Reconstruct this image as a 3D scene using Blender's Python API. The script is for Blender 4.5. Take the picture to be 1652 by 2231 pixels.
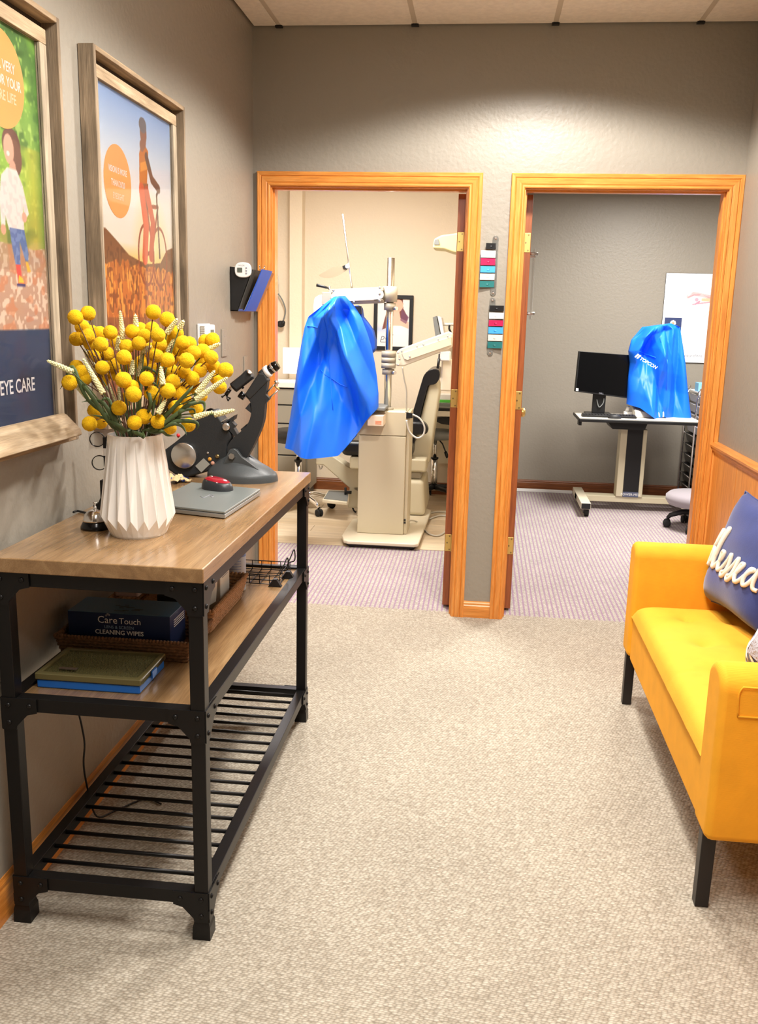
import bpy, bmesh, math, random
import numpy as np
from mathutils import Vector, Matrix
random.seed(7); rng = np.random.default_rng(7)
R_ = math.radians
for o in list(bpy.data.objects): bpy.data.objects.remove(o)
SC = bpy.context.scene
COL = SC.collection

# ------------------------------------------------------------------ camera
CF, CPX, CPY, CPI, CYA, CRO, CH = 1971.1, 826.0, 1115.5, .2143, .1074, .0242, 1.464
_cp, _sp, _c, _s = math.cos(CPI), math.sin(CPI), math.cos(CYA), math.sin(CYA)
FW = Vector((-_s*_cp, _c*_cp, -_sp)); RT = Vector((_c, _s, 0)); UP = RT.cross(FW)
RT, UP = RT*math.cos(CRO)+UP*math.sin(CRO), UP*math.cos(CRO)-RT*math.sin(CRO)
cam_d = bpy.data.cameras.new('camera'); cam = bpy.data.objects.new('camera', cam_d); COL.objects.link(cam)
cam_d.sensor_fit = 'VERTICAL'; cam_d.sensor_height = 36; cam_d.lens = 36*CF/2231
cam_d.clip_start = .05
m = Matrix((RT, UP, -FW)).transposed().to_4x4(); m.translation = (0, 0, CH); cam.matrix_world = m
SC.camera = cam
def at(px, py, X=None, Y=None, Z=None):
    """point of the place seen at a measured spot, on the plane X, Y or Z"""
    d = FW+RT*((px-CPX)/CF)-UP*((py-CPY)/CF)
    t = X/d.x if X is not None else Y/d.y if Y is not None else (Z-CH)/d.z
    return Vector((0, 0, CH))+d*t

# ------------------------------------------------------------------ world, exposure
SC.view_settings.view_transform = 'Standard'; SC.view_settings.look = 'None'
SC.view_settings.gamma = 1; SC.view_settings.use_curve_mapping = False
SC.view_settings.exposure = EXPO = 0.82
w = bpy.data.worlds.new('world'); SC.world = w; w.use_nodes = True
w.node_tree.nodes['Background'].inputs[0].default_value = (.9, .85, .78, 1)
w.node_tree.nodes['Background'].inputs[1].default_value = .05

# ------------------------------------------------------------------ materials
def lin(r, g, b):
    f = lambda c: (c/12.92 if c <= .04045 else ((c+.055)/1.055)**2.4)
    return (f(r/255), f(g/255), f(b/255), 1)
MATS = {}
def mat(name, col, rough=.5, metal=0, spec=.5, coat=0, bump=None, trans=0, ior=1.45, emit=0, alpha=1, sheen=0, vary=0, vscale=8):
    if name in MATS: return MATS[name]
    m = bpy.data.materials.new(name); m.use_nodes = True; nt = m.node_tree
    b = nt.nodes['Principled BSDF']
    b.inputs['Base Color'].default_value = col; b.inputs['Roughness'].default_value = rough
    b.inputs['Metallic'].default_value = metal; b.inputs['Specular IOR Level'].default_value = spec
    b.inputs['Coat Weight'].default_value = coat; b.inputs['IOR'].default_value = ior
    b.inputs['Transmission Weight'].default_value = trans
    b.inputs['Sheen Weight'].default_value = sheen; b.inputs['Alpha'].default_value = alpha
    if emit:
        b.inputs['Emission Color'].default_value = col; b.inputs['Emission Strength'].default_value = emit
    tc = nt.nodes.new('ShaderNodeTexCoord')
    if vary:
        n = nt.nodes.new('ShaderNodeTexNoise'); n.inputs['Scale'].default_value = vscale; n.inputs['Detail'].default_value = 5
        nt.links.new(tc.outputs['Object'], n.inputs['Vector'])
        hs = nt.nodes.new('ShaderNodeHueSaturation'); hs.inputs['Color'].default_value = col
        mr = nt.nodes.new('ShaderNodeMapRange'); mr.inputs[1].default_value = .3; mr.inputs[2].default_value = .7
        mr.inputs[3].default_value = 1-vary; mr.inputs[4].default_value = 1+vary
        nt.links.new(n.outputs[0], mr.inputs[0]); nt.links.new(mr.outputs[0], hs.inputs['Value']); nt.links.new(hs.outputs[0], b.inputs['Base Color'])
    if bump:
        sc, st, di = bump
        n = nt.nodes.new('ShaderNodeTexNoise'); n.inputs['Scale'].default_value = sc; n.inputs['Detail'].default_value = 3
        nt.links.new(tc.outputs['Object'], n.inputs['Vector'])
        bp_ = nt.nodes.new('ShaderNodeBump'); bp_.inputs['Strength'].default_value = st; bp_.inputs['Distance'].default_value = di
        nt.links.new(n.outputs[0], bp_.inputs['Height']); nt.links.new(bp_.outputs[0], b.inputs['Normal'])
    MATS[name] = m; return m
def ramp(nt, src, stops):
    r = nt.nodes.new('ShaderNodeValToRGB'); e = r.color_ramp.elements
    while len(e) < len(stops): e.new(.5)
    for k, (p, c) in enumerate(stops): e[k].position = p; e[k].color = c
    nt.links.new(src, r.inputs[0]); return r
def wood(name, c0, c1, c2, axis='z', scale=1.0, rough=.4, coat=0, stretch=14, bump=.15, patches=0):
    if name in MATS: return MATS[name]
    m = bpy.data.materials.new(name); m.use_nodes = True; nt = m.node_tree; L = nt.links.new
    b = nt.nodes['Principled BSDF']; b.inputs['Roughness'].default_value = rough; b.inputs['Coat Weight'].default_value = coat
    b.inputs['Coat Roughness'].default_value = .15
    tc = nt.nodes.new('ShaderNodeTexCoord'); mp = nt.nodes.new('ShaderNodeMapping')
    s = [stretch*scale]*3; s['xyz'.index(axis)] = scale*.9
    mp.inputs['Scale'].default_value = s; L(tc.outputs['Object'], mp.inputs['Vector'])
    n = nt.nodes.new('ShaderNodeTexNoise'); n.inputs['Scale'].default_value = 2.2; n.inputs['Detail'].default_value = 6; n.inputs['Distortion'].default_value = .8
    L(mp.outputs[0], n.inputs['Vector'])
    r = ramp(nt, n.outputs[0], [(.28, c0), (.5, c1), (.72, c2)])
    mp2 = nt.nodes.new('ShaderNodeMapping'); s2 = [95*scale]*3; s2['xyz'.index(axis)] = 3*scale
    mp2.inputs['Scale'].default_value = s2; L(tc.outputs['Object'], mp2.inputs['Vector'])
    n2 = nt.nodes.new('ShaderNodeTexNoise'); n2.inputs['Scale'].default_value = 3; n2.inputs['Detail'].default_value = 3; L(mp2.outputs[0], n2.inputs['Vector'])
    mr = nt.nodes.new('ShaderNodeMapRange'); mr.inputs[1].default_value = .3; mr.inputs[2].default_value = .7; mr.inputs[3].default_value = .8; mr.inputs[4].default_value = 1.12
    L(n2.outputs[0], mr.inputs[0])
    hs = nt.nodes.new('ShaderNodeHueSaturation'); L(r.outputs[0], hs.inputs['Color']); L(mr.outputs[0], hs.inputs['Value'])
    out = hs.outputs[0]
    if patches:
        n3 = nt.nodes.new('ShaderNodeTexNoise'); n3.inputs['Scale'].default_value = 5; n3.inputs['Detail'].default_value = 4; L(tc.outputs['Object'], n3.inputs['Vector'])
        m3 = nt.nodes.new('ShaderNodeMapRange'); m3.inputs[1].default_value = .35; m3.inputs[2].default_value = .65; m3.inputs[3].default_value = 1-patches; m3.inputs[4].default_value = 1+patches
        L(n3.outputs[0], m3.inputs[0])
        h3 = nt.nodes.new('ShaderNodeHueSaturation'); L(out, h3.inputs['Color']); L(m3.outputs[0], h3.inputs['Value']); out = h3.outputs[0]
    L(out, b.inputs['Base Color'])
    bp_ = nt.nodes.new('ShaderNodeBump'); bp_.inputs['Strength'].default_value = bump; bp_.inputs['Distance'].default_value = .002
    L(n2.outputs[0], bp_.inputs['Height']); L(bp_.outputs[0], b.inputs['Normal'])
    MATS[name] = m; return m
def paint(name, col, rough=.5, scale=90, st=.5):
    """rolled wall paint with an orange-peel texture"""
    m = mat(name, col, rough, spec=.4); nt = m.node_tree; L = nt.links.new; b = nt.nodes['Principled BSDF']
    tc = nt.nodes.new('ShaderNodeTexCoord')
    n = nt.nodes.new('ShaderNodeTexNoise'); n.inputs['Scale'].default_value = scale; n.inputs['Detail'].default_value = 2
    L(tc.outputs['Object'], n.inputs['Vector'])
    v = nt.nodes.new('ShaderNodeTexVoronoi'); v.inputs['Scale'].default_value = scale*.55; v.feature = 'SMOOTH_F1'
    L(tc.outputs['Object'], v.inputs['Vector'])
    a = nt.nodes.new('ShaderNodeMath'); a.operation = 'ADD'; L(n.outputs[0], a.inputs[0]); L(v.outputs['Distance'], a.inputs[1])
    bp_ = nt.nodes.new('ShaderNodeBump'); bp_.inputs['Strength'].default_value = st; bp_.inputs['Distance'].default_value = .003
    L(a.outputs[0], bp_.inputs['Height']); L(bp_.outputs[0], b.inputs['Normal']); return m
def carpet(name, c0, c1, c2, stripes=None):
    m = bpy.data.materials.new(name); m.use_nodes = True; nt = m.node_tree; L = nt.links.new
    b = nt.nodes['Principled BSDF']; b.inputs['Roughness'].default_value = .95; b.inputs['Specular IOR Level'].default_value = .1
    tc = nt.nodes.new('ShaderNodeTexCoord')
    mp = nt.nodes.new('ShaderNodeMapping'); mp.inputs['Scale'].default_value = (100, 165, 100); mp.inputs['Rotation'].default_value = (0, 0, .25)
    L(tc.outputs['Object'], mp.inputs['Vector'])
    v = nt.nodes.new('ShaderNodeTexVoronoi'); v.inputs['Scale'].default_value = 1; v.inputs['Randomness'].default_value = .5; L(mp.outputs[0], v.inputs['Vector'])
    n = nt.nodes.new('ShaderNodeTexNoise'); n.inputs['Scale'].default_value = 55; n.inputs['Detail'].default_value = 4; L(tc.outputs['Object'], n.inputs['Vector'])
    n2 = nt.nodes.new('ShaderNodeTexNoise'); n2.inputs['Scale'].default_value = 2.5; n2.inputs['Detail'].default_value = 3; L(tc.outputs['Object'], n2.inputs['Vector'])
    r = ramp(nt, v.outputs['Color'], [(0, c0), (.5, c1), (1, c2)])
    # loops darken towards the gaps between them
    r2 = ramp(nt, v.outputs['Distance'], [(.25, (1, 1, 1, 1)), (.72, (.46, .44, .41, 1))])
    mx = nt.nodes.new('ShaderNodeMix'); mx.data_type = 'RGBA'; mx.blend_type = 'MULTIPLY'; mx.inputs[0].default_value = .75
    L(r.outputs[0], mx.inputs[6]); L(r2.outputs[0], mx.inputs[7]); col = mx.outputs[2]
    if stripes:
        sx = nt.nodes.new('ShaderNodeSeparateXYZ'); L(tc.outputs['Object'], sx.inputs[0])
        ma = nt.nodes.new('ShaderNodeMath'); ma.operation = 'MULTIPLY'; ma.inputs[1].default_value = 2*math.pi/stripes[0]; L(sx.outputs[0], ma.inputs[0])
        si = nt.nodes.new('ShaderNodeMath'); si.operation = 'SINE'; L(ma.outputs[0], si.inputs[0])
        my = nt.nodes.new('ShaderNodeMath'); my.operation = 'MULTIPLY'; my.inputs[1].default_value = 2*math.pi/.028; L(sx.outputs[1], my.inputs[0])
        sy = nt.nodes.new('ShaderNodeMath'); sy.operation = 'SINE'; L(my.outputs[0], sy.inputs[0])
        s2 = nt.nodes.new('ShaderNodeMath'); s2.operation = 'MULTIPLY_ADD'; s2.inputs[1].default_value = .25; L(sy.outputs[0], s2.inputs[0]); L(si.outputs[0], s2.inputs[2])
        rs = ramp(nt, s2.outputs[0], [(.0, (0, 0, 0, 1)), (.9, (1, 1, 1, 1))])
        m2 = nt.nodes.new('ShaderNodeMix'); m2.data_type = 'RGBA'; L(rs.outputs[0], m2.inputs[0])
        L(col, m2.inputs[6]); m2.inputs[7].default_value = stripes[1]; col = m2.outputs[2]
    hs = nt.nodes.new('ShaderNodeHueSaturation'); L(col, hs.inputs['Color'])
    ad = nt.nodes.new('ShaderNodeMath'); ad.operation = 'ADD'; L(n2.outputs[0], ad.inputs[0]); ad.inputs[1].default_value = .5
    mr = nt.nodes.new('ShaderNodeMapRange'); mr.inputs[1].default_value = .7; mr.inputs[2].default_value = 1.3; mr.inputs[3].default_value = .9; mr.inputs[4].default_value = 1.08
    L(ad.outputs[0], mr.inputs[0]); L(mr.outputs[0], hs.inputs['Value']); L(hs.outputs[0], b.inputs['Base Color'])
    bp_ = nt.nodes.new('ShaderNodeBump'); bp_.invert = True; bp_.inputs['Strength'].default_value = .8; bp_.inputs['Distance'].default_value = .004
    L(v.outputs['Distance'], bp_.inputs['Height']); L(bp_.outputs[0], b.inputs['Normal'])
    MATS[name] = m; return m
def vcol_mat(name, rough=.5):
    if name in MATS: return MATS[name]
    m = bpy.data.materials.new(name); m.use_nodes = True; nt = m.node_tree
    a = nt.nodes.new('ShaderNodeVertexColor'); a.layer_name = 'ink'
    b = nt.nodes['Principled BSDF']; b.inputs['Roughness'].default_value = rough
    nt.links.new(a.outputs[0], b.inputs['Base Color']); MATS[name] = m; return m

# ------------------------------------------------------------------ mesh building
class MB:
    def __init__(s): s.v = []; s.f = []; s.sm = []; s.M = None
    def add(s, vs, fs, smooth=False):
        k = len(s.v); M = s.M
        for p in vs:
            p = Vector(p); s.v.append(M @ p if M else p)
        for f in fs: s.f.append([k+i for i in f]); s.sm.append(smooth)
        return s
    def box(s, x0, x1, y0, y1, z0, z1):
        return s.add([(x, y, z) for x in (x0, x1) for y in (y0, y1) for z in (z0, z1)],
                     [(0, 1, 3, 2), (4, 6, 7, 5), (0, 4, 5, 1), (2, 3, 7, 6), (0, 2, 6, 4), (1, 5, 7, 3)])
    def hexa(s, b, t):
        """b, t: four points each (bottom and top quads)"""
        return s.add(list(b)+list(t), [(3, 2, 1, 0), (4, 5, 6, 7), (0, 1, 5, 4), (1, 2, 6, 5), (2, 3, 7, 6), (3, 0, 4, 7)])
    def beam(s, p0, p1, wd, ht, up=(0, 0, 1)):
        p0, p1 = Vector(p0), Vector(p1); d = (p1-p0).normalized(); u = Vector(up)
        a = d.cross(u)
        if a.length < 1e-4: a = d.cross(Vector((1, 0, 0)))
        a.normalize(); c = a.cross(d).normalized(); a *= wd/2; c *= ht/2
        return s.hexa([p0-a-c, p0+a-c, p0+a+c, p0-a+c], [p1-a-c, p1+a-c, p1+a+c, p1-a+c])
    def cyl(s, p0, p1, r0, r1=None, n=16, caps=True, smooth=True):
        r1 = r0 if r1 is None else r1; p0, p1 = Vector(p0), Vector(p1); d = (p1-p0).normalized()
        a = d.orthogonal().normalized(); c = d.cross(a)
        vs = []
        for p, r in ((p0, r0), (p1, r1)):
            for i in range(n):
                t = 2*math.pi*i/n; vs.append(p+(a*math.cos(t)+c*math.sin(t))*r)
        s.add(vs, [(i, (i+1) % n, n+(i+1) % n, n+i) for i in range(n)], smooth)
        if caps: s.add(vs, [tuple(range(n-1, -1, -1)), tuple(range(n, 2*n))])
        return s
    def tube(s, pts, r, n=6, closed=False, caps=True):
        pts = [Vector(p) for p in pts]; N = len(pts); rs = r if isinstance(r, (list, tuple)) else [r]*N
        vs = []; a = None
        for i, p in enumerate(pts):
            q0 = pts[(i-1) % N] if (i or closed) else p; q1 = pts[(i+1) % N] if (i < N-1 or closed) else p
            d = (q1-q0).normalized()
            if a is None: a = d.orthogonal().normalized()
            else:
                a = a-d*a.dot(d); a = a.normalized() if a.length > 1e-6 else d.orthogonal().normalized()
            c = d.cross(a)
            for k in range(n):
                t = 2*math.pi*k/n; vs.append(p+(a*math.cos(t)+c*math.sin(t))*rs[i])
        fs = []
        for i in range(N if closed else N-1):
            j = (i+1) % N
            for k in range(n): fs.append((i*n+k, i*n+(k+1) % n, j*n+(k+1) % n, j*n+k))
        s.add(vs, fs, True)
        if caps and not closed: s.add(vs, [tuple(range(n-1, -1, -1)), tuple(range((N-1)*n, N*n))])
        return s
    def lathe(s, prof, c=(0, 0, 0), n=24, axis=(0, 0, 1), smooth=True, caps=True):
        d = Vector(axis).normalized(); a = d.orthogonal().normalized(); e = d.cross(a); c = Vector(c); vs = []
        for r, z in prof:
            for i in range(n):
                t = 2*math.pi*i/n; vs.append(c+d*z+(a*math.cos(t)+e*math.sin(t))*max(r, 1e-5))
        P = len(prof)
        s.add(vs, [(j*n+i, j*n+(i+1) % n, (j+1)*n+(i+1) % n, (j+1)*n+i) for j in range(P-1) for i in range(n)], smooth)
        if caps: s.add(vs, [tuple(range(n-1, -1, -1)), tuple(range((P-1)*n, P*n))])
        return s
    def prism(s, poly, off, smooth_side=False):
        """poly: list of 3-D points of one flat face, off: extrusion vector"""
        poly = [Vector(p) for p in poly]; n = len(poly); off = Vector(off)
        vs = poly+[p+off for p in poly]
        s.add(vs, [tuple(range(n-1, -1, -1)), tuple(range(n, 2*n))])
        s.add(vs, [(i, (i+1) % n, n+(i+1) % n, n+i) for i in range(n)], smooth_side)
        return s
    def ball(s, c, r, seg=14, rings=9, sc=(1, 1, 1)):
        c = Vector(c); vs = [c+Vector((0, 0, -r*sc[2]))]
        for j in range(1, rings):
            p = math.pi*j/rings-math.pi/2
            for i in range(seg):
                t = 2*math.pi*i/seg; vs.append(c+Vector((r*sc[0]*math.cos(p)*math.cos(t), r*sc[1]*math.cos(p)*math.sin(t), r*sc[2]*math.sin(p))))
        vs.append(c+Vector((0, 0, r*sc[2]))); fs = []
        for i in range(seg): fs.append((0, 1+(i+1) % seg, 1+i))
        for j in range(rings-2):
            for i in range(seg): a = 1+j*seg; fs.append((a+i, a+(i+1) % seg, a+seg+(i+1) % seg, a+seg+i))
        k = 1+(rings-2)*seg
        for i in range(seg): fs.append((k+i, k+(i+1) % seg, len(vs)-1))
        return s.add(vs, fs, True)
    def grid(s, fn, nu, nv, cu=False, cv=False, smooth=True):
        vs = [fn(i/(nu if cu else nu-1), j/(nv if cv else nv-1)) for j in range(nv) for i in range(nu)]
        fs = []
        for j in range(nv if cv else nv-1):
            for i in range(nu if cu else nu-1):
                a, b_ = i, (i+1) % nu; c, d = j, (j+1) % nv
                fs.append((c*nu+a, c*nu+b_, d*nu+b_, d*nu+a))
        return s.add(vs, fs, smooth)
    def build(s, name, m, parent=None, bevel=0, seg=2, smooth=None, subd=0, label=None, kind=None, solid=0):
        me = bpy.data.meshes.new(name); base = wloc(parent) if parent else Vector((0, 0, 0))
        me.from_pydata([v-base for v in s.v], [], s.f)
        sm = s.sm if smooth is None else [smooth]*len(s.f)
        if bevel and smooth is None: sm = [True]*len(s.f)
        me.polygons.foreach_set('use_smooth', sm); me.update()
        bm = bmesh.new(); bm.from_mesh(me); bmesh.ops.remove_doubles(bm, verts=bm.verts, dist=1e-6)
        bmesh.ops.recalc_face_normals(bm, faces=bm.faces); bm.to_mesh(me); bm.free()
        me.materials.append(MATS[m] if isinstance(m, str) else m)
        o = bpy.data.objects.new(name, me); COL.objects.link(o)
        if parent: o.parent = parent
        if solid:
            k = o.modifiers.new('thickness', 'SOLIDIFY'); k.thickness = solid; k.offset = 0
        if bevel:
            k = o.modifiers.new('bevel', 'BEVEL'); k.width = bevel; k.segments = seg; k.limit_method = 'ANGLE'; k.angle_limit = R_(35); k.harden_normals = True
        if subd:
            k = o.modifiers.new('subd', 'SUBSURF'); k.levels = subd; k.render_levels = subd
        if label: o['label'] = label
        if kind: o['kind'] = kind
        return o
WL = {}
def wloc(o):
    v = Vector(o.location)
    while o.parent: o = o.parent; v += Vector(o.location)
    return v
def tag(o, label, cat, group=None):
    o['label'] = label; o['category'] = cat
    if group: o['group'] = group
    return o
def thing(name, label, cat, loc, group=None):
    o = bpy.data.objects.new(name, None); COL.objects.link(o); o.location = loc; o.empty_display_size = .05
    return tag(o, label, cat, group)
def struct(o): o['kind'] = 'structure'; return o
def sroot(name, loc=(0, 0, 0)):
    o = bpy.data.objects.new(name, None); COL.objects.link(o); o.location = loc; o.empty_display_size = .05
    return struct(o)
def B(*a): return MB().box(*a)
def text(s, size, org, xd, yd, m, parent, name='lettering', align='LEFT', ext=.0002, sx=1, shear=0, offset=0):
    cu = bpy.data.curves.new('t', 'FONT'); cu.body = s; cu.size = size; cu.align_x = align; cu.extrude = 0; cu.shear = shear; cu.offset = offset
    cu.resolution_u = 3
    ob = bpy.data.objects.new('t', cu); COL.objects.link(ob)
    dg = bpy.context.evaluated_depsgraph_get(); me = bpy.data.meshes.new_from_object(ob.evaluated_get(dg))
    bpy.data.objects.remove(ob); bpy.data.curves.remove(cu)
    org, xd, yd = Vector(org), Vector(xd).normalized(), Vector(yd).normalized(); nd = xd.cross(yd)
    base = wloc(parent) if parent else Vector((0, 0, 0))
    for v in me.vertices: v.co = org+xd*(v.co.x*sx)+yd*v.co.y+nd*ext-base
    me.materials.clear(); me.materials.append(MATS[m] if isinstance(m, str) else m); me.name = name
    o = bpy.data.objects.new(name, me); COL.objects.link(o); o.parent = parent
    return o
def link_copy(o, parent, loc=None):
    c = o.copy(); COL.objects.link(c); c.parent = parent
    if loc is not None: c.location = loc
    return c
def copy_tree(o, parent=None):
    c = o.copy(); COL.objects.link(c); c.parent = parent
    for ch in [k for k in bpy.data.objects if k.parent == o]: copy_tree(ch, c)
    return c
def smooth_path(pts, n=6, closed=False):
    pts = [Vector(p) for p in pts]; N = len(pts); out = []
    for i in range(N if closed else N-1):
        p0 = pts[(i-1) % N] if (closed or i > 0) else pts[0]; p1 = pts[i]; p2 = pts[(i+1) % N]
        p3 = pts[(i+2) % N] if (closed or i < N-2) else pts[-1]
        for k in range(n):
            t = k/n
            out.append(.5*((2*p1)+(p2-p0)*t+(2*p0-5*p1+4*p2-p3)*t*t+(3*p1-p0-3*p2+p3)*t**3))
    if not closed: out.append(pts[-1])
    return out

# ------------------------------------------------------------------ palette
WALLC = lin(149, 142, 130)
paint('wall_grey', WALLC, .42, st=.32)
paint('wall_cream', lin(228, 212, 188), .5, st=.25)
mat('ceiling_board', lin(232, 222, 206), .9, bump=(60, .6, .004), vary=.06, vscale=40)
mat('ceiling_bar', lin(200, 188, 168), .5)
OA = (lin(202, 124, 50), lin(222, 143, 62), lin(234, 160, 80))
for ax in 'xyz': wood('oak_'+ax, *OA, axis=ax, scale=2.2, rough=.38, coat=.25)
wood('door_wood', lin(128, 68, 34), lin(150, 82, 42), lin(164, 94, 52), 'z', 1.5, .35, .2)
wood('dark_base', lin(104, 56, 24), lin(124, 70, 32), lin(140, 82, 40), 'x', 2, .4)
TP = (lin(128, 98, 66), lin(144, 112, 76), lin(160, 128, 90))
wood('table_wood', *TP, axis='y', scale=1.6, rough=.22, coat=.3, stretch=9, bump=.05)
wood('barn_y', lin(116, 98, 76), lin(150, 128, 100), lin(182, 158, 126), 'y', 2, .8, 0, 12, .5, .25)
wood('barn_z', lin(98, 84, 66), lin(128, 110, 88), lin(158, 138, 112), 'z', 2, .8, 0, 12, .5, .25)
wood('barn_pale_z', lin(132, 118, 98), lin(154, 139, 117), lin(176, 161, 138), 'z', 2, .8, 0, 10, .4, .12)
wood('barn_pale', lin(140, 118, 90), lin(166, 144, 114), lin(186, 166, 138), 'y', 2, .8, 0, 10, .4, .15)
carpet('carpet_beige', lin(164, 154, 138), lin(184, 175, 159), lin(200, 192, 177))
carpet('carpet_stripe', lin(180, 174, 166), lin(194, 188, 180), lin(206, 200, 192), (.0247, lin(150, 124, 146)))
for k, cc in enumerate([(214, 194, 164), (204, 182, 150), (222, 204, 176), (198, 178, 148)]):
    wood('plank_%d' % k, lin(*[c-14 for c in cc]), lin(*cc), lin(*[min(255, c+10) for c in cc]), 'x', 1, .4, .1, 12, .05)
mat('black_steel', lin(34, 33, 33), .38, .6, bump=(300, .1, .001))
mat('black_plastic', lin(24, 24, 25), .45)
mat('black_gloss', lin(8, 8, 9), .2)
mat('rubber', lin(30, 30, 30), .8)
mat('chrome', (.85, .85, .86, 1), .12, 1)
mat('steel', (.62, .60, .57, 1), .3, 1)
mat('brass', lin(216, 186, 112), .35, .75)
mat('screw', lin(150, 130, 90), .35, .9)
mat('white_plastic', lin(235, 234, 232), .35)
mat('white_print', lin(245, 245, 245), .6)
mat('beige_paint', lin(206, 196, 168), .4)
mat('beige_light', lin(224, 214, 190), .35)
mat('grey_paint', lin(168, 160, 142), .4)
mat('laminate', lin(226, 220, 208), .35)
mat('glass', (1, 1, 1, 1), .02, trans=1, ior=1.45)
mat('acrylic', (.96, .98, .97, 1), .05, trans=.92, ior=1.3)
mat('warm_lamp', (1, .86, .68, 1), .5, emit=9)
# ================================================================== SETTING
YW, HC, XL, XR = 4.34, 2.72, -1.093, 1.11
TW = .12                                   # thickness of the door wall
D1 = (-1.010, -.093); D2 = (.159, 1.048); ZH = 2.038
YB1, YB2 = 7.50, 7.89                      # back walls of the two rooms
def wallbox(name, m, *a): return struct(B(*a).build(name, m))
fl = struct(B(XL-.1, XR+.1, -2.6, YW+.06, -.06, 0).build('floor', 'carpet_beige'))
wallbox('wall_left', 'wall_grey', XL-.12, XL, -2.6, YW, 0, HC+.1)
wallbox('wall_right', 'wall_grey', XR, XR+.12, -2.6, YW, 0, HC+.1)
wallbox('wall_behind', 'wall_grey', XL-.12, XR+.12, -2.72, -2.6, 0, HC+.1)
wf = MB()
G = .012
wf.box(XL-.3, D1[0]-G, YW, YW+TW, 0, HC+.1); wf.box(D1[1]+G, D2[0]-G, YW, YW+TW, 0, HC+.1); wf.box(D2[1]+G, XR+.3, YW, YW+TW, 0, HC+.1)
wf.box(D1[0]-G, D1[1]+G, YW, YW+TW, ZH+G, HC+.1); wf.box(D2[0]-G, D2[1]+G, YW, YW+TW, ZH+G, HC+.1)
struct(wf.build('wall_far', 'wall_grey'))
# ceiling: lay-in boards on a bar grid
ce = struct(B(XL-.1, XR+.1, -2.6, YW, HC+.02, HC+.08).build('ceiling', 'ceiling_board'))
T0 = -.9686; xs = [XL]+[T0+.6096*k for k in range(4)]+[XR]; ys = [YW-.02-1.2192*k for k in range(6)]; ys[0] = YW
for i in range(len(xs)-1):
    for j in range(5):
        y1, y0 = ys[j], max(ys[j+1], -2.6)
        if (i, j) in ((2, 2),): continue            # the added fill panel sits here
        B(xs[i]+.011, xs[i+1]-.011, y0+.011, y1-.011, HC-.004, HC+.02).build('ceiling_tile', 'ceiling_board', ce)
for x in xs[1:-1]: MB().box(x-.012, x+.012, -2.6, YW, HC-.003, HC+.015).build('grid_bar', 'ceiling_bar', ce)
for y in ys[1:]: MB().box(XL, XR, max(y, -2.59)-.012, max(y, -2.59)+.012, HC-.002, HC+.015).build('grid_bar', 'ceiling_bar', ce)
for x in xs[1:-1]: B(x-.016, x+.016, YW-.022, YW, HC-.012, HC).build('bar_end_clip', 'black_plastic', ce)
# --- rooms behind
f1 = sroot('floor_1'); 
B(-2.7, -.03, YW+.06, 5.62, -.06, -.002).build('carpet_strip', 'carpet_stripe', f1)
B(-2.7, -.03, 5.62, YB1, -.06, -.012).build('underlay', 'rubber', f1)
yy = 5.625; k = 0
while yy < YB1:
    xx = -2.7-random.random()*.9; y1 = min(yy+.178, YB1)
    while xx < -.03:
        x1 = xx+1.2; a, b_ = max(xx, -2.7), min(x1, -.03)
        if b_-a > .02: B(a+.001, b_-.001, yy+.0012, y1-.0012, -.03, 0).build('plank', 'plank_%d' % random.randrange(4), f1, bevel=.0015, seg=1)
        xx = x1
    yy = y1; k += 1
struct(B(.1, 2.6, YW+.06, YB2, -.06, -.002).build('floor_2', 'carpet_stripe'))
wallbox('wall_exam_back', 'wall_cream', -2.8, -.03, YB1, YB1+.1, 0, 2.6)
wallbox('wall_exam_left', 'wall_cream', -2.8, -2.7, YW+TW, YB1, 0, 2.6)
wallbox('wall_partition', 'wall_cream', -.03, .03, YW+TW, YB1, 0, 2.6)
wallbox('wall_partition_grey', 'wall_grey', .03, .10, YW+TW, YB2, 0, 2.6)
wallbox('wall_test_back', 'wall_grey', .10, 2.6, YB2, YB2+.1, 0, 2.6)
wallbox('wall_test_right', 'wall_grey', 2.6, 2.7, YW+TW, YB2, 0, 2.6)
wallbox('ceiling_1', 'ceiling_board', -2.8, -.03, YW+TW, YB1, 2.60, 2.66)
wallbox('ceiling_2', 'ceiling_board', .03, 2.7, YW+TW, YB2, 2.468, 2.66)
pl0, pl1 = at(631, 600, Y=7.38).x, at(658, 600, Y=7.38).x
wallbox('wall_pilaster', 'wall_cream', pl0, pl1, 7.38, YB1, 0, 2.6)
def baseb(name, a, b_, n, h=.083, t=.012, m='oak_x'):
    """a,b: ends on the wall line; n: out from the wall"""
    a, b_, n = Vector(a), Vector(b_), Vector(n); mb = MB()
    pr = [(0, 0), (t, 0), (t, h*.72), (t*.75, h*.78), (t*.8, h*.88), (t*.4, h*.95), (t*.3, h), (0, h)]
    mb.prism([a+n*u+Vector((0, 0, z)) for u, z in pr], b_-a)
    return struct(mb.build(name, m))
baseb('baseboard_left', (XL, -2.6, 0), (XL, YW, 0), (1, 0, 0), .115, .007, m='oak_y')
baseb('baseboard_far', (D1[1]+.062, YW, 0), (D2[0]-.062, YW, 0), (0, -1, 0))
baseb('baseboard_right', (XR-.012, -2.6, 0), (XR-.012, YW, 0), (-1, 0, 0), m='oak_y')
baseb('baseboard_exam', (-2.7, YB1, 0), (-.03, YB1, 0), (0, -1, 0), .1, m='dark_base')
baseb('baseboard_test', (.1, YB2, 0), (2.6, YB2, 0), (0, -1, 0), .09, m='dark_base')
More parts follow.
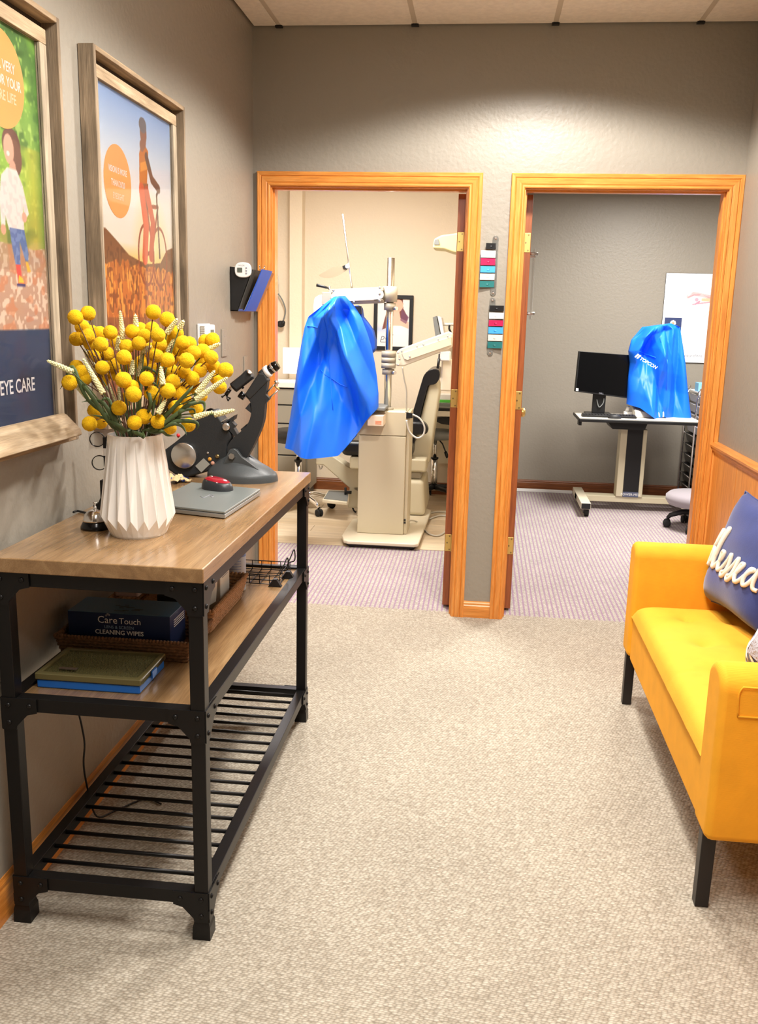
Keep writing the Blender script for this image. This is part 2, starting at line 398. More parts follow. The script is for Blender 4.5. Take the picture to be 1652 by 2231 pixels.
# wainscot and chair rail on the right wall
ws = sroot('trim_1', (XR, YW, 0))
y = YW
while y > -2.55:
    y0 = max(y-.406, -2.58); MB().box(XR-.012, XR, y0+.0015, y-.0015, 0, .885).build('panel', 'oak_z', ws, bevel=.002, seg=1); y = y0
MB().prism([(XR-.0, YW, .872), (XR-.016, YW, .872), (XR-.018, YW, .884), (XR-.026, YW, .888), (XR-.026, YW, .900), (XR-.034, YW, .904), (XR-.036, YW, .914), (XR-.030, YW, .922), (XR, YW, .926)], (0, -6.9, 0)).build('chair_rail', 'oak_y', ws)
# door casings
PR = [(0, 0), (0, .010), (.005, .014), (.011, .014), (.014, .011), (.018, .014), (.038, .017), (.042, .013), (.046, .0175), (.058, .019), (.062, .016), (.062, 0)]
def casing(name, x0, x1):
    r = sroot(name, ((x0+x1)/2, YW, 0))
    for xi, sg in ((x0, -1), (x1, 1)):
        mb = MB(); n = len(PR)
        vs = [(xi+sg*u, YW-w_, 0) for u, w_ in PR]+[(xi+sg*u, YW-w_, ZH+u) for u, w_ in PR]
        mb.add(vs, [(i, (i+1) % n, n+(i+1) % n, n+i) for i in range(n)]+[tuple(range(n))])
        mb.build('side_casing', 'oak_z', r)
    mb = MB(); n = len(PR)
    vs = [(x0-u, YW-w_, ZH+u) for u, w_ in PR]+[(x1+u, YW-w_, ZH+u) for u, w_ in PR]
    mb.add(vs, [(i, (i+1) % n, n+(i+1) % n, n+i) for i in range(n)]); mb.build('head_casing', 'oak_x', r)
    for xi, sg in ((x0, 1), (x1, -1)):
        a, b_ = sorted((xi-sg*.012, xi+sg*.005)); B(a, b_, YW+.001, YW+TW+.004, 0, ZH+.012).build('side_jamb', 'oak_z', r)
        a, b_ = sorted((xi+sg*.005, xi+sg*.012)); B(a, b_, YW+.03, YW+.066, 0, ZH-.005).build('door_stop', 'oak_z', r)
    B(x0+.005, x1-.005, YW+.001, YW+TW+.004, ZH-.005, ZH+.012).build('head_jamb', 'oak_x', r)
    B(x0+.012, x1-.012, YW+.03, YW+.066, ZH-.013, ZH-.005).build('head_stop', 'oak_x', r)
casing('trim_2', *D1); casing('trim_3', *D2)
# strike plate of the left doorway jamb is hidden by the wall file; doors stand open into the rooms
def door(name, xa, xb, ye, knob_side):
    r = sroot(name, ((xa+xb)/2, YW+TW+.01, 0))
    B(xa, xb, YW+TW+.012, ye, .012, ZH-.01).build('door_leaf', 'door_wood', r, bevel=.0015, seg=1)
    for zc in (1.812, 1.073, .343):
        h = MB(); c = (xa+xb)/2; y = YW+TW+.012
        h.box(c-.016, c+.016, y-.0025, y, zc-.044, zc+.044); hp = h.build('hinge', 'brass', r, bevel=.004, seg=2)
        for dx, dz in ((.006, .035), (-.006, 0), (.006, -.035)):
            MB().cyl((c+dx, y-.0025, zc+dz), (c+dx, y-.0038, zc+dz), .0042, n=8).build('screw', 'screw', hp)
        xk = xb if name == 'door_1' else xa
        MB().cyl((xk, y-.006, zc-.045), (xk, y-.006, zc+.045), .005, n=8).build('hinge_pin', 'brass', hp)
    for sg in ((1,) if name == 'door_1' else (-1, 1)):
        xf = xb if sg > 0 else xa; yk = ye-.06
        k = MB(); k.lathe([(.03, 0), (.03, .004), (.012, .008), (.010, .022), (.016, .026), (.026, .038), (.0265, .052), (.018, .060), (.001, .061)], (xf, yk, .935), 16, (sg, 0, 0))
        k.build('door_knob', 'brass', r)
door('door_1', -.143, -.106, 5.36, -1)
door('door_2', .168, .205, 5.34, 1)
# --- ceiling lights, with one fill panel added in the hall
def can(x, y, e, where, z=HC, col=(1, .955, .90)):
    t = thing('recessed_downlight', 'round recessed downlight in the ceiling '+where, 'light', (x, y, z), 'ceiling downlights')
    MB().lathe([(.095, -.004), (.095, -.009), (.075, -.009), (.072, -.004)], (x, y, z), 24).build('trim_ring', 'white_plastic', t)
    l = bpy.data.lights.new('downlight_lamp', 'SPOT'); l.energy = e; l.spot_size = R_(150); l.spot_blend = .22; l.shadow_soft_size = .11; l.color = col
    o = bpy.data.objects.new('downlight_lamp', l); COL.objects.link(o); o.parent = t; o.location = (0, 0, -.03)
can(.2, 3.46, 120, 'nearest the two doorways'); can(.1, 2.3, 80, 'above the bench sofa'); can(.16, .1, 30, 'above the viewer')
def troffer(x, y, sx, sy, z, e, label, col=(1, .965, .91)):
    t = thing('ceiling_light', label, 'light', (x, y, z), 'ceiling light panels')
    a, b_ = sx/2, sy/2; f = MB()
    for q in ((-a, a, -b_, -b_+.03), (-a, a, b_-.03, b_), (-a, -a+.03, -b_+.03, b_-.03), (a-.03, a, -b_+.03, b_-.03)): f.box(x+q[0], x+q[1], y+q[2], y+q[3], z-.012, z+.01)
    f.build('frame', 'white_plastic', t)
    B(x-a+.03, x+a-.03, y-b_+.03, y+b_-.03, z-.004, z+.008).build('diffuser', 'laminate', t)
    l = bpy.data.lights.new('panel_lamp', 'AREA'); l.shape = 'RECTANGLE'; l.size = sx-.08; l.size_y = sy-.08; l.energy = e; l.color = col
    o = bpy.data.objects.new('panel_lamp', l); COL.objects.link(o); o.parent = t; o.location = (0, 0, -.014)
xm = (xs[2]+xs[3])/2
troffer(xm, (ys[2]+ys[3])/2, .59, 1.19, HC, 34, 'added fill light panel, out of view in the ceiling above the near end of the table')  # unseen panel, added to fill the front faces and soften shadows
troffer(-.95, 5.5, .6, 1.2, 2.60, 60, 'lit rectangular ceiling panel above the exam chair')
troffer(1.3, 6.2, .6, 1.2, 2.468, 72, 'lit rectangular ceiling panel in the grey test room')
# ================================================================== CONSOLE TABLE
TX0, TX1, TY0, TY1, TZ = -1.068, -.5745, 1.824, 3.077, .921
t = thing('console_table', 'long console table with brown wood top and shelf on a black riveted steel frame', 'table', (-.82, 2.45, 0))
B(TX0, TX1, TY0, TY1, TZ-.034, TZ).build('table_top', 'table_wood', t, bevel=.003, seg=2)
SZ = .578
shelf = B(TX0+.035, TX1-.035, TY0+.035, TY1-.035, SZ-.018, SZ).build('shelf', 'table_wood', t)
LG = .034; lx = (TX0+.006, TX1-.006-LG); ly = (TY0+.012, TY1-.012-LG)
rv = MB().lathe([(.0062, 0), (.0058, .0018), (.0035, .0038), (.0002, .0044)], (0, 0, 0), 8, (1, 0, 0)).build('rivet', 'black_steel', t); rvm = rv.data; bpy.data.objects.remove(rv)
rvy = bpy.data.meshes.new('rivet'); 
_b = bmesh.new(); _b.from_mesh(rvm); bmesh.ops.translate(_b, verts=_b.verts, vec=wloc(t)); bmesh.ops.rotate(_b, verts=_b.verts, cent=(0, 0, 0), matrix=Matrix.Rotation(-math.pi/2, 3, 'Z')); _b.to_mesh(rvy); _b.free()
_b = bmesh.new(); _b.from_mesh(rvm); bmesh.ops.translate(_b, verts=_b.verts, vec=wloc(t)); _b.to_mesh(rvm); _b.free()
rvy.materials.append(MATS['black_steel'])
def rivet(p, mesh, parent):
    o = bpy.data.objects.new('rivet', mesh); COL.objects.link(o); o.parent = parent; o.location = Vector(p)-wloc(parent)
for ix, x in enumerate(lx):
    for iy, y in enumerate(ly):
        lg = B(x, x+LG, y, y+LG, .07, TZ-.034).build('leg', 'black_steel', t, bevel=.002, seg=1)
        f = MB(); c = (x+LG/2, y+LG/2)
        for a, b_, z0, z1 in ((.0195, .0195, .078, .056), (.0178, .0178, .056, .046), (.0178, .021, .046, .034), (.021, .0215, .034, .0)):
            f.hexa([(c[0]-b_, c[1]-b_, z1), (c[0]+b_, c[1]-b_, z1), (c[0]+b_, c[1]+b_, z1), (c[0]-b_, c[1]+b_, z1)],
                   [(c[0]-a, c[1]-a, z0), (c[0]+a, c[1]-a, z0), (c[0]+a, c[1]+a, z0), (c[0]-a, c[1]+a, z0)])
        f.build('foot', 'black_steel', lg)
        # gusset plates at each rail, outside faces, with rivets
        dx = 1 if ix == 0 else -1; dy = 1 if iy == 0 else -1
        yo = y if iy == 0 else y+LG; xo = x if ix == 0 else x+LG
        xa = x if ix == 0 else x+LG; ya = y if iy == 0 else y+LG
        for zc, dn in ((TZ-.034, -1), (.585, -1), (.124, -1)):
            g = MB()
            g.prism([(xa, yo-dy*.003, zc), (xa+dx*.085, yo-dy*.003, zc), (xa+dx*.085, yo-dy*.003, zc-.034), (xa+dx*.062, yo-dy*.003, zc-.04), (xa+dx*.036, yo-dy*.003, zc-.068), (xa+dx*.034, yo-dy*.003, zc-.078), (xa, yo-dy*.003, zc-.078)], (0, dy*.003, 0))
            g.prism([(xo-dx*(-.003)*-1, ya, zc), (xo-dx*.003, ya+dy*.085, zc), (xo-dx*.003, ya+dy*.085, zc-.034), (xo-dx*.003, ya+dy*.062, zc-.04), (xo-dx*.003, ya+dy*.036, zc-.068), (xo-dx*.003, ya+dy*.034, zc-.078), (xo-dx*.003, ya, zc-.078)], (dx*.003, 0, 0))
            gp = g.build('gusset', 'black_steel', t)
            if iy == 0:
                for u, v in ((.017, -.017), (.068, -.017), (.017, -.06)): rivet((xa+dx*u, yo-.003, zc+v), rvy, gp)
            if ix == 1:
                for u, v in ((.017, -.017), (.068, -.017), (.017, -.06)): rivet((xo+.003, ya+dy*u, zc+v), rvm, gp)
for zc, h in ((TZ-.034, .034), (.585, .034), (.124, .034)):
    for y in (ly[0]+.002, ly[1]+LG-.032): B(lx[0]+LG, lx[1], y, y+.03, zc-h, zc).build('end_rail', 'black_steel', t, bevel=.0015, seg=1)
    for x in (lx[0]+.002, lx[1]+LG-.032): B(x, x+.03, ly[0]+LG, ly[1], zc-h, zc).build('side_rail', 'black_steel', t, bevel=.0015, seg=1)
nr = 18
for k in range(nr):
    y = ly[0]+LG+.006+(ly[1]-ly[0]-LG-.012)*(k+.72)/nr
    MB().cyl((lx[0]+.03, y, .113), (lx[1]+.004, y, .113), .0055, n=8).build('slat_rod', 'black_steel', t)

# ================================================================== YELLOW BENCH SOFA
mus = mat('mustard', lin(240, 166, 34), .85, vary=.06, vscale=14)
nt = mus.node_tree; L = nt.links.new; bs = nt.nodes['Principled BSDF']; tc = nt.nodes.new('ShaderNodeTexCoord')
wv = nt.nodes.new('ShaderNodeTexWave'); wv.bands_direction = 'Z'; wv.inputs['Scale'].default_value = 120; wv.inputs['Distortion'].default_value = 1.2; wv.inputs['Detail'].default_value = 1
L(tc.outputs['Object'], wv.inputs['Vector']); bu = nt.nodes.new('ShaderNodeBump'); bu.inputs['Strength'].default_value = .14; bu.inputs['Distance'].default_value = .002
L(wv.outputs[0], bu.inputs['Height']); L(bu.outputs[0], bs.inputs['Normal'])
mat('mustard_seat', lin(238, 168, 42), .85, vary=.05, vscale=14, bump=(160, .2, .002))
mat('espresso', lin(30, 24, 22), .4)
SX0, SX1, SY0, SY1 = .605, 1.07, 2.10, 3.47
s = thing('bench_sofa', 'mustard yellow upholstered bench with rolled arms, tufted seat and black legs', 'sofa', (.85, 2.78, 0))
def arm(y0, y1):
    n = 10; prof = []
    for k in range(n+1):
        a = math.pi*k/n; prof.append(((y0+y1)/2-(y1-y0)/2*math.cos(a), .600+(y1-y0)/2*.85*math.sin(a)))
    pts = [(y0, .205)]+prof+[(y1, .205)]
    mb = MB(); mb.prism([(SX0, y, z) for y, z in pts], (SX1-SX0, 0, 0))
    return mb.build('arm', 'mustard', s, bevel=.02, seg=3)
am = arm(SY0, SY0+.13); arm(SY1-.115, SY1)
# stitched outside panel on the near arm
MB().tube(smooth_path([(SX0+.045, SY0-.001, .545), (SX0+.042, SY0-.001, .60), (SX0+.05, SY0-.001, .62)], 4)+[(SX1-.03, SY0-.001, .62)], .0025, 5).build('seam', 'mustard', am)
MB().tube([(SX0+.045, SY0-.001, .545), (SX1-.03, SY0-.001, .545)], .003, 5).build('seam', 'mustard', am)
MB().box(SX0+.012, SX1, SY0+.12, SY1-.105, .195, .372).build('seat_base', 'mustard', s, bevel=.012, seg=3)
MB().box(SX1-.04, SX1, SY0+.12, SY1-.105, .36, .40).build('back_rail', 'mustard', s, bevel=.01, seg=2)
tuf = [(x, y) for y in np.linspace(SY0+.30, SY1-.28, 4) for x in (.775, .93)]
ya, yb = SY0+.131, SY1-.116
def seat(u, v):
    x = SX0+.004+(SX1-.045-SX0)*u; y = ya+(yb-ya)*v
    e = min(u, 1-u)*(SX1-SX0); e2 = min(v, 1-v)*(yb-ya)
    z = .372+.062*(1-math.exp(-e/.02))*(1-math.exp(-e2/.02))
    d = 0
    for tx, ty in tuf:
        q = math.hypot(x-tx, y-ty); d = max(d, .03*math.exp(-(q/.04)**1.2))
        qx = abs(y-ty); 
        d = max(d, .011*math.exp(-qx/.016)*math.exp(-abs(x-tx)/.10))
    return (x-.006*math.sin(math.pi*min(1, u*8))*(u < .12), y, z-d+.01*math.sin(math.pi*u)*math.sin(math.pi*v))
MB().grid(seat, 40, 110).build('seat_cushion', 'mustard_seat', s)
for tx, ty in tuf: MB().ball((tx, ty, .4145), .007, 8, 6, (1, 1, .35)).build('tuft_button', 'mustard_seat', s)
for x in (SX0+.004, SX1-.05):
    for y in (SY0+.035, SY1-.085):
        MB().hexa([(x, y, 0), (x+.034, y, 0), (x+.034, y+.034, 0), (x, y+.034, 0)], [(x, y, .21), (x+.036, y, .21), (x+.036, y+.036, .21), (x, y+.036, .21)]).build('leg', 'espresso', s, bevel=.002, seg=1)
# ================================================================== CUSHIONS
mat('navy', lin(44, 58, 120), .9, sheen=.4, vary=.08, vscale=20, bump=(220, .15, .002))
mat('yarn', lin(236, 226, 206), .9, bump=(400, .5, .002))
def pillow(name, org, wd, ud, W, H, TH, m, label, sink=1.0):
    """org: middle of the lower edge"""
    wd, ud = Vector(wd).normalized(), Vector(ud); ud = (ud-wd*ud.dot(wd)).normalized(); nd = wd.cross(ud)
    org = Vector(org); t = thing(name, label, 'pillow', org, None)
    def pt(u, v, sgn):
        a, b_ = 2*u-1, 2*v-1
        pinch = 1-.07*(1-abs(b_)**2) if abs(a) > .0 else 1
        x = a*W/2*(1-.05*(1-b_*b_)*abs(a)**3); y = (v*H)-(.05*H*(1-a*a)*(abs(b_)**3))*(1 if b_ > 0 else -1)
        th = TH/2*max(0, (1-a**4))**.5*max(0, (1-b_**4))**.5*(1.12-.25*b_)
        wr = .004*math.sin(9*u+5*v)+.004*math.sin(17*v-6*u)
        return org+wd*x+ud*y+nd*(sgn*(th+wr*(1-a*a)*(1-b_*b_)))
    for s_, nm in ((1, 'front_panel'), (-1, 'back_panel')):
        MB().grid(lambda u, v: pt(u, v, s_), 30, 30).build(nm, m, t)
    e = [pt(k/20, 0, 1) for k in range(20)]+[pt(1, k/20, 1) for k in range(20)]+[pt(1-k/20, 1, 1) for k in range(20)]+[pt(0, 1-k/20, 1) for k in range(20)]
    MB().tube(e, .0035, 5, closed=True).build('piping', m, t)
    return t, pt, (org, wd, ud, nd)
pt_, pf, ax = pillow('throw_pillow', (.935, 3.165, .445), (.2, -.98, 0), (.22, .04, .97), .43, .43, .15, 'navy', 'navy blue throw pillow with cream script lettering, leaning on the wall')
# cream yarn script "Blessed", stitched on the front
def script(strokes, u0, v0, su, sv, r, nm='yarn_lettering'):
    for st in strokes:
        pth = smooth_path([(u0+x*su, v0+y*sv, 0) for x, y in st], 5)
        MB().tube([pf(1-(1-p.x), p.y, -1)+ax[3]*-.006 if False else pf(p.x, p.y, FRONT)+ax[3]*(FRONT*.005) for p in pth], r, 6).build(nm, 'yarn', pt_)
FRONT = 1 if ax[3].x < 0 else -1
Bst = [[(0, 0.15), (.0, .0), (.25, .0), (.35, .35), (.45, 1.0), (.55, 2.3), (.7, 2.6), (.75, 2.2), (.6, 1.6), (.45, 1.35), (.75, 1.1), (.8, .6), (.6, .1), (.4, .05)],
       [(.8, .3), (1.05, .8), (1.25, 1.9), (1.4, 2.75), (1.25, 2.8), (1.1, 1.6), (1.05, .4), (1.2, .05), (1.45, .4), (1.75, .9), (1.85, 1.3), (1.65, 1.3), (1.6, .6), (1.75, .1), (2.0, .2), (2.4, 1.0), (2.6, 1.45), (2.65, .9), (2.6, .3), (2.3, .1), (2.45, -.15), (2.8, .3), (3.15, 1.0), (3.35, 1.45), (3.4, .9), (3.35, .3), (3.05, .1), (3.2, -.15), (3.55, .3), (3.85, .9), (3.95, 1.25), (3.75, 1.2), (3.7, .5), (3.9, .05), (4.2, .3), (4.55, 1.0), (4.8, 1.2), (4.55, 1.2), (4.4, .6), (4.5, .1), (4.75, .3), (5.0, 1.1), (5.15, 2.6), (5.0, 1.0), (5.05, .2), (5.3, .1)]]
script(Bst, .05, .33, .165, .125, .0075)
mat('navy_leaf', lin(52, 72, 132), .9, sheen=.3, bump=(200, .2, .002)); mat('grey_fur', lin(176, 172, 178), .95, bump=(90, 1, .01))
p2, pf2, ax2 = pillow('throw_pillow', (.862, 2.50, .447), (.06, -1, 0), (.46, 0, .88), .44, .40, .12, 'navy_leaf', 'blue throw pillow with white leaf shapes and a grey patch, beside the near arm')
F2 = 1 if ax2[3].x < 0 else -1
for k in range(26):
    u, v = .06+.88*random.random(), .06+.88*random.random(); a = random.random()*6.28; c = []
    for q in range(9):
        s_ = q/8; c.append(((s_-.5)*.16, .018*math.sin(math.pi*s_)))
    for q in range(7, 0, -1): s_ = q/8; c.append(((s_-.5)*.16, -.018*math.sin(math.pi*s_)))
    P = []
    for x, y in c:
        uu = min(.98, max(.02, u+x*math.cos(a)-y*math.sin(a))); vv = min(.98, max(.02, v+x*math.sin(a)+y*math.cos(a))); P.append(pf2(uu, vv, F2)+ax2[3]*F2*.0025)
    MB().prism(P, ax2[3]*F2*.0012).build('leaf_print', 'white_print', p2)
MB().grid(lambda u, v: pf2(.2+.35*u+.03*math.sin(9*v), .10+.6*v, F2)+ax2[3]*F2*.006, 14, 14).build('fur_patch', 'grey_fur', p2)

# ================================================================== PRINTS (painted per vertex, flat paper)
class Art:
    def __init__(s, w, h, asp):
        s.w, s.h = w, h; w, h = 2*w, 2*h; s.a = np.zeros((h, w, 3)); v, u = np.mgrid[0:h, 0:w]; s.u = (u+.5)/w; s.v = (v+.5)/h; s.asp = asp
    def fill(s, mask, c, op=1.0):
        c = np.array(c)/255.; mask = np.clip(mask, 0, 1)[..., None]*op; s.a = s.a*(1-mask)+c*mask
    def grad(s, stops):
        p = [a for a, _ in stops]
        for k in range(3): s.a[..., k] = np.interp(s.v, p, [c[k]/255. for _, c in stops])
    def poly(s, pts, c, op=1.0):
        x, y = s.u, s.v; ins = np.zeros_like(x, bool); n = len(pts)
        for i in range(n):
            (x0, y0), (x1, y1) = pts[i], pts[(i+1) % n]
            if y0 == y1: continue
            ins ^= ((y0 > y) != (y1 > y)) & (x < (x1-x0)*(y-y0)/(y1-y0)+x0)
        s.fill(ins.astype(float), c, op)
    def disc(s, cx, cy, r, c, op=1.0, soft=.0, ry=None):
        d = np.hypot((s.u-cx)*s.asp/r, (s.v-cy)/(ry or r)); s.fill((np.clip((1-d)/soft, 0, 1) if soft else (d < 1).astype(float)), c, op)
    def line(s, pts, wd, c, op=1.0):
        for (x0, y0), (x1, y1) in zip(pts[:-1], pts[1:]):
            X, Y = (s.u-x0)*s.asp, s.v-y0; dx, dy = (x1-x0)*s.asp, y1-y0; L2 = dx*dx+dy*dy+1e-9
            t = np.clip((X*dx+Y*dy)/L2, 0, 1); d = np.hypot(X-t*dx, Y-t*dy); s.fill((d < wd).astype(float), c, op)
    def noise(s, fx, fy, seed=0):
        r = np.random.default_rng(seed); g = r.random((int(fy)+2, int(fx)+2)); x = s.u*fx; y = s.v*fy; i, j = x.astype(int), y.astype(int); a, b_ = x-i, y-j
        a, b_ = a*a*(3-2*a), b_*b_*(3-2*b_)
        return (g[j, i]*(1-a)+g[j, i+1]*a)*(1-b_)+(g[j+1, i]*(1-a)+g[j+1, i+1]*a)*b_
    def mesh(s, name, fn, parent, m):
        """fn(u,v) -> point; one vertex per sample"""
        vs = [fn(i/(s.w-1), j/(s.h-1)) for j in range(s.h) for i in range(s.w)]
        fs = [(j*s.w+i, j*s.w+i+1, (j+1)*s.w+i+1, (j+1)*s.w+i) for j in range(s.h-1) for i in range(s.w-1)]
        me = bpy.data.meshes.new(name); base = wloc(parent); me.from_pydata([Vector(p)-base for p in vs], [], fs)
        ca = me.color_attributes.new('ink', 'FLOAT_COLOR', 'POINT')
        c = np.clip(s.a.reshape(s.h, 2, s.w, 2, 3).mean((1, 3)).reshape(-1, 3), 0, 1); l = np.where(c <= .04045, c/12.92, ((c+.055)/1.055)**2.4)
        ca.data.foreach_set('color', np.concatenate([l, np.ones((len(l), 1))], 1).astype(np.float32).ravel())
        me.materials.append(m); o = bpy.data.objects.new(name, me); COL.objects.link(o); o.parent = parent; return o
PRINT = vcol_mat('printed_paper', .6)
mat('poster_glass', (1, 1, 1, 1), .03, trans=1, ior=1.08)
def frame(y0, y1, z0, z1, label, ledge):
    f = thing('framed_poster', label, 'poster', (XL, (y0+y1)/2, z0-.07))
    a, g, b_, d = .034, .054, .068, .046      # inner lip, gap, outer rail
    for q0, q1 in ((y0-b_, y0-g), (y1+g, y1+b_)): B(XL+.001, XL+d, q0, q1, z0-b_, z1+b_).build('outer_rail', 'barn_z', f, bevel=.002, seg=1)
    for q0, q1 in ((z0-b_, z0-g), (z1+g, z1+b_)): B(XL+.001, XL+d, y0-g, y1+g, q0, q1).build('outer_rail', 'barn_y', f, bevel=.002, seg=1)
    B(XL+.0005, XL+.006, y0-g, y1+g, z0-g, z1+g).build('backing_board', mat('frame_back', lin(60, 48, 36), .9), f)
    for q0, q1 in ((y0-a, y0), (y1, y1+a)): B(XL+.006, XL+.026, q0, q1, z0, z1).build('inner_lip', 'barn_pale_z', f, bevel=.002, seg=1)
    for q0, q1 in ((z0-a, z0), (z1, z1+a)): B(XL+.006, XL+.026, y0-a, y1+a, q0, q1).build('inner_lip', 'barn_pale', f, bevel=.002, seg=1)
    if ledge:
        MB().prism([(XL+.02, y0-a, z0+.004), (XL+.036, y0-a, z0+.004), (XL+.075, y0-a, z0-.035), (XL+.078, y0-a, z0-.05), (XL+.06, y0-a, z0-.052), (XL+.028, y0-a, z0-.03), (XL+.02, y0-a, z0-.02)], (0, y1-y0+a*1.6, 0)).build('bottom_ledge', 'barn_pale', f, bevel=.003, seg=1)
    B(XL+.0165, XL+.0185, y0, y1, z0, z1).build('glass_pane', 'poster_glass', f)
    return f
XP = XL+.012
KW = 1.013                                  # wall plane against the plane the prints were measured on
kz = lambda z: CH+(z-CH)*KW
PZ0, PZ1 = kz(1.197), kz(2.066)
mat('badge_ink', lin(242, 168, 96), .6); mat('pale_ink', lin(244, 214, 176), .6); mat('cream_ink', lin(250, 246, 238), .6)
def badge(f, yc, zc, r, lines):
    yc, zc = yc*KW, kz(zc)
    n = 40; MB().prism([(XP+.0006, yc+r*math.cos(2*math.pi*k/n), zc+r*math.sin(2*math.pi*k/n)) for k in range(n)], (.0004, 0, 0)).build('round_badge', 'badge_ink', f)
    for s, dz, size, m in lines: text(s, size, (XP+.0014, yc, zc+dz), (0, 1, 0), (0, 0, 1), m, f, align='CENTER', sx=.8, offset=.0006)
# cyclist at sunset
y0, y1 = 2.505*KW, 3.108*KW
f2 = frame(y0, y1, PZ0, PZ1, 'weathered wood framed poster of a cyclist at sunset with an orange badge', False)
A = Art(220, 320, (y1-y0)/(PZ1-PZ0))
A.grad([(0, (96, 50, 26)), (.3, (170, 92, 40)), (.42, (222, 132, 56)), (.48, (254, 214, 130)), (.53, (255, 250, 236)), (.70, (255, 255, 255)), (.84, (214, 230, 252)), (1, (150, 182, 236))])
A.disc(.67, .54, .20, (255, 236, 150), .8, 1.0)
hl = [(0, .565), (.08, .56), (.2, .53), (.35, .49), (.5, .475), (.62, .47), (.8, .48), (.9, .53), (1, .545), (1, .40), (0, .40)]
A.poly(hl, (128, 84, 46)); n1 = A.noise(60, 60, 3); n2 = A.noise(90, 26, 4); A.fill((n1 > .62)*(A.v < .57)*(A.v > .42)*(A.a[..., 0] < .6), (98, 60, 30), .6)
g = (A.v < .445+.03*A.noise(30, 2, 8)); A.fill(g*1., (206, 116, 40), .75); A.fill(g*(n2 > .6), (250, 176, 78), .8); A.fill(g*(n1 > .66), (120, 60, 24), .7)
A.fill((A.v < .28)*1., (120, 66, 36), .55)
A.disc(.67, .545, .075, (255, 250, 200), 1, .8); A.disc(.67, .555, .022, (255, 255, 235), 1, .4)
bd, bk = (96, 62, 44), (150, 70, 34)
for cx, cy in ((.59, .50), (.79, .50)):
    for k in range(48):
        a = 2*math.pi*k/48; b2 = a+2*math.pi/48; q = .105
        A.line([(cx+q/A.asp*math.cos(a)*.72, cy+q*math.sin(a)), (cx+q/A.asp*math.cos(b2)*.72, cy+q*math.sin(b2))], .006, bk, .85)
A.line([(.59, .5), (.68, .52), (.78, .68), (.62, .67), (.68, .52)], .007, bk); A.line([(.79, .5), (.765, .72), (.80, .745)], .007, bd); A.line([(.62, .67), (.6, .70)], .012, bd)
A.poly([(.52, .72), (.55, .70), (.62, .72), (.66, .86), (.62, .875), (.56, .87), (.53, .84)], (196, 116, 44)); A.poly([(.52, .74), (.54, .70), (.64, .71), (.645, .75)], (150, 96, 60))
A.poly([(.54, .81), (.65, .83), (.645, .80), (.54, .78)], (226, 150, 60))
A.line([(.63, .84), (.70, .77), (.80, .745)], .016, (110, 74, 56)); A.line([(.55, .72), (.60, .60), (.57, .49)], .026, (206, 92, 50)); A.line([(.62, .72), (.70, .62), (.66, .50)], .022, (190, 84, 48))
A.disc(.595, .915, .032, (150, 104, 84), ry=.04); A.disc(.59, .94, .036, (120, 112, 118), ry=.026); A.line([(.57, .87), (.60, .885)], .02, (150, 104, 84))
A.mesh('print', lambda u, v: (XP, y0+(y1-y0)*u, PZ0+(PZ1-PZ0)*v), f2, PRINT)
badge(f2, 2.648, 1.822, .102, [('VISION IS MORE', .022, .024, 'cream_ink'), ('THAN 20/20', -.014, .024, 'cream_ink'), ('EYESIGHT', -.05, .024, 'pale_ink')])
# running child on a leafy path
y0, y1 = 1.578*KW, 2.178*KW
f1 = frame(y0, y1, PZ0, PZ1, 'weathered wood framed poster of a running child with navy eye care band', True)
A = Art(230, 330, (y1-y0)/(PZ1-PZ0)); U = lambda Y: (Y*KW-y0)/(y1-y0); V = lambda Z: (kz(Z)-PZ0)/(PZ1-PZ0)
A.grad([(0, (200, 170, 150)), (.42, (196, 150, 120)), (.5, (140, 150, 60)), (.62, (150, 190, 70)), (.8, (120, 160, 70)), (1, (70, 110, 50))])
n1, n2, n3 = A.noise(10, 14, 1), A.noise(28, 40, 2), A.noise(70, 90, 3)
A.fill(np.clip((n1-.45)*3, 0, 1)*(A.v > .42), (166, 214, 84), .7); A.fill(np.clip((n2-.6)*4, 0, 1)*(A.v > .46), (60, 96, 40), .6); A.fill(np.clip((n3-.65)*4, 0, 1)*(A.v > .5), (210, 236, 130), .6)
A.fill(np.clip((A.u-.8)*6, 0, 1)*(A.v > .43)*(A.v < .72), (214, 184, 62), .6); A.fill(np.clip((A.u-.93)*12, 0, 1)*(A.v > .45), (70, 120, 46), .8)
pth = (A.v < .455+.02*n1); A.fill(pth*1., (190, 150, 126), .9); A.fill(pth*(n3 > .62), (238, 218, 200), .8); A.fill(pth*(n2 > .62), (206, 126, 84), .6); A.fill(pth*(A.v > .40), (150, 120, 90), .35)
cu = U(2.03); gx = lambda d: cu+.68*d
A.disc(gx(+.03), V(1.815), .047, (108, 70, 58), ry=.042); A.disc(gx(+.06), V(1.79), .036, (118, 80, 64), ry=.045); A.disc(gx(-.002), V(1.805), .026, (222, 168, 144), ry=.036); A.disc(gx(-.012), V(1.795), .008, (236, 226, 222), ry=.006)
A.line([(gx(+.03), V(1.77)), (gx(+.03), V(1.755))], .016, (214, 160, 136))
A.poly([(gx(-.10), V(1.745)), (gx(-.03), V(1.765)), (gx(+.07), V(1.765)), (gx(+.13), V(1.735)), (gx(+.185), V(1.675)), (gx(+.14), V(1.66)), (gx(+.12), V(1.69)), (gx(+.12), V(1.635)), (gx(-.05), V(1.632)), (gx(-.08), V(1.66)), (gx(-.09), V(1.63)), (gx(-.13), V(1.63)), (gx(-.135), V(1.69))], (240, 232, 228))
A.fill((n3 > .6)*(A.a[..., 2] > .85)*(A.v > .48)*(A.v < .68), (222, 212, 210), .7)
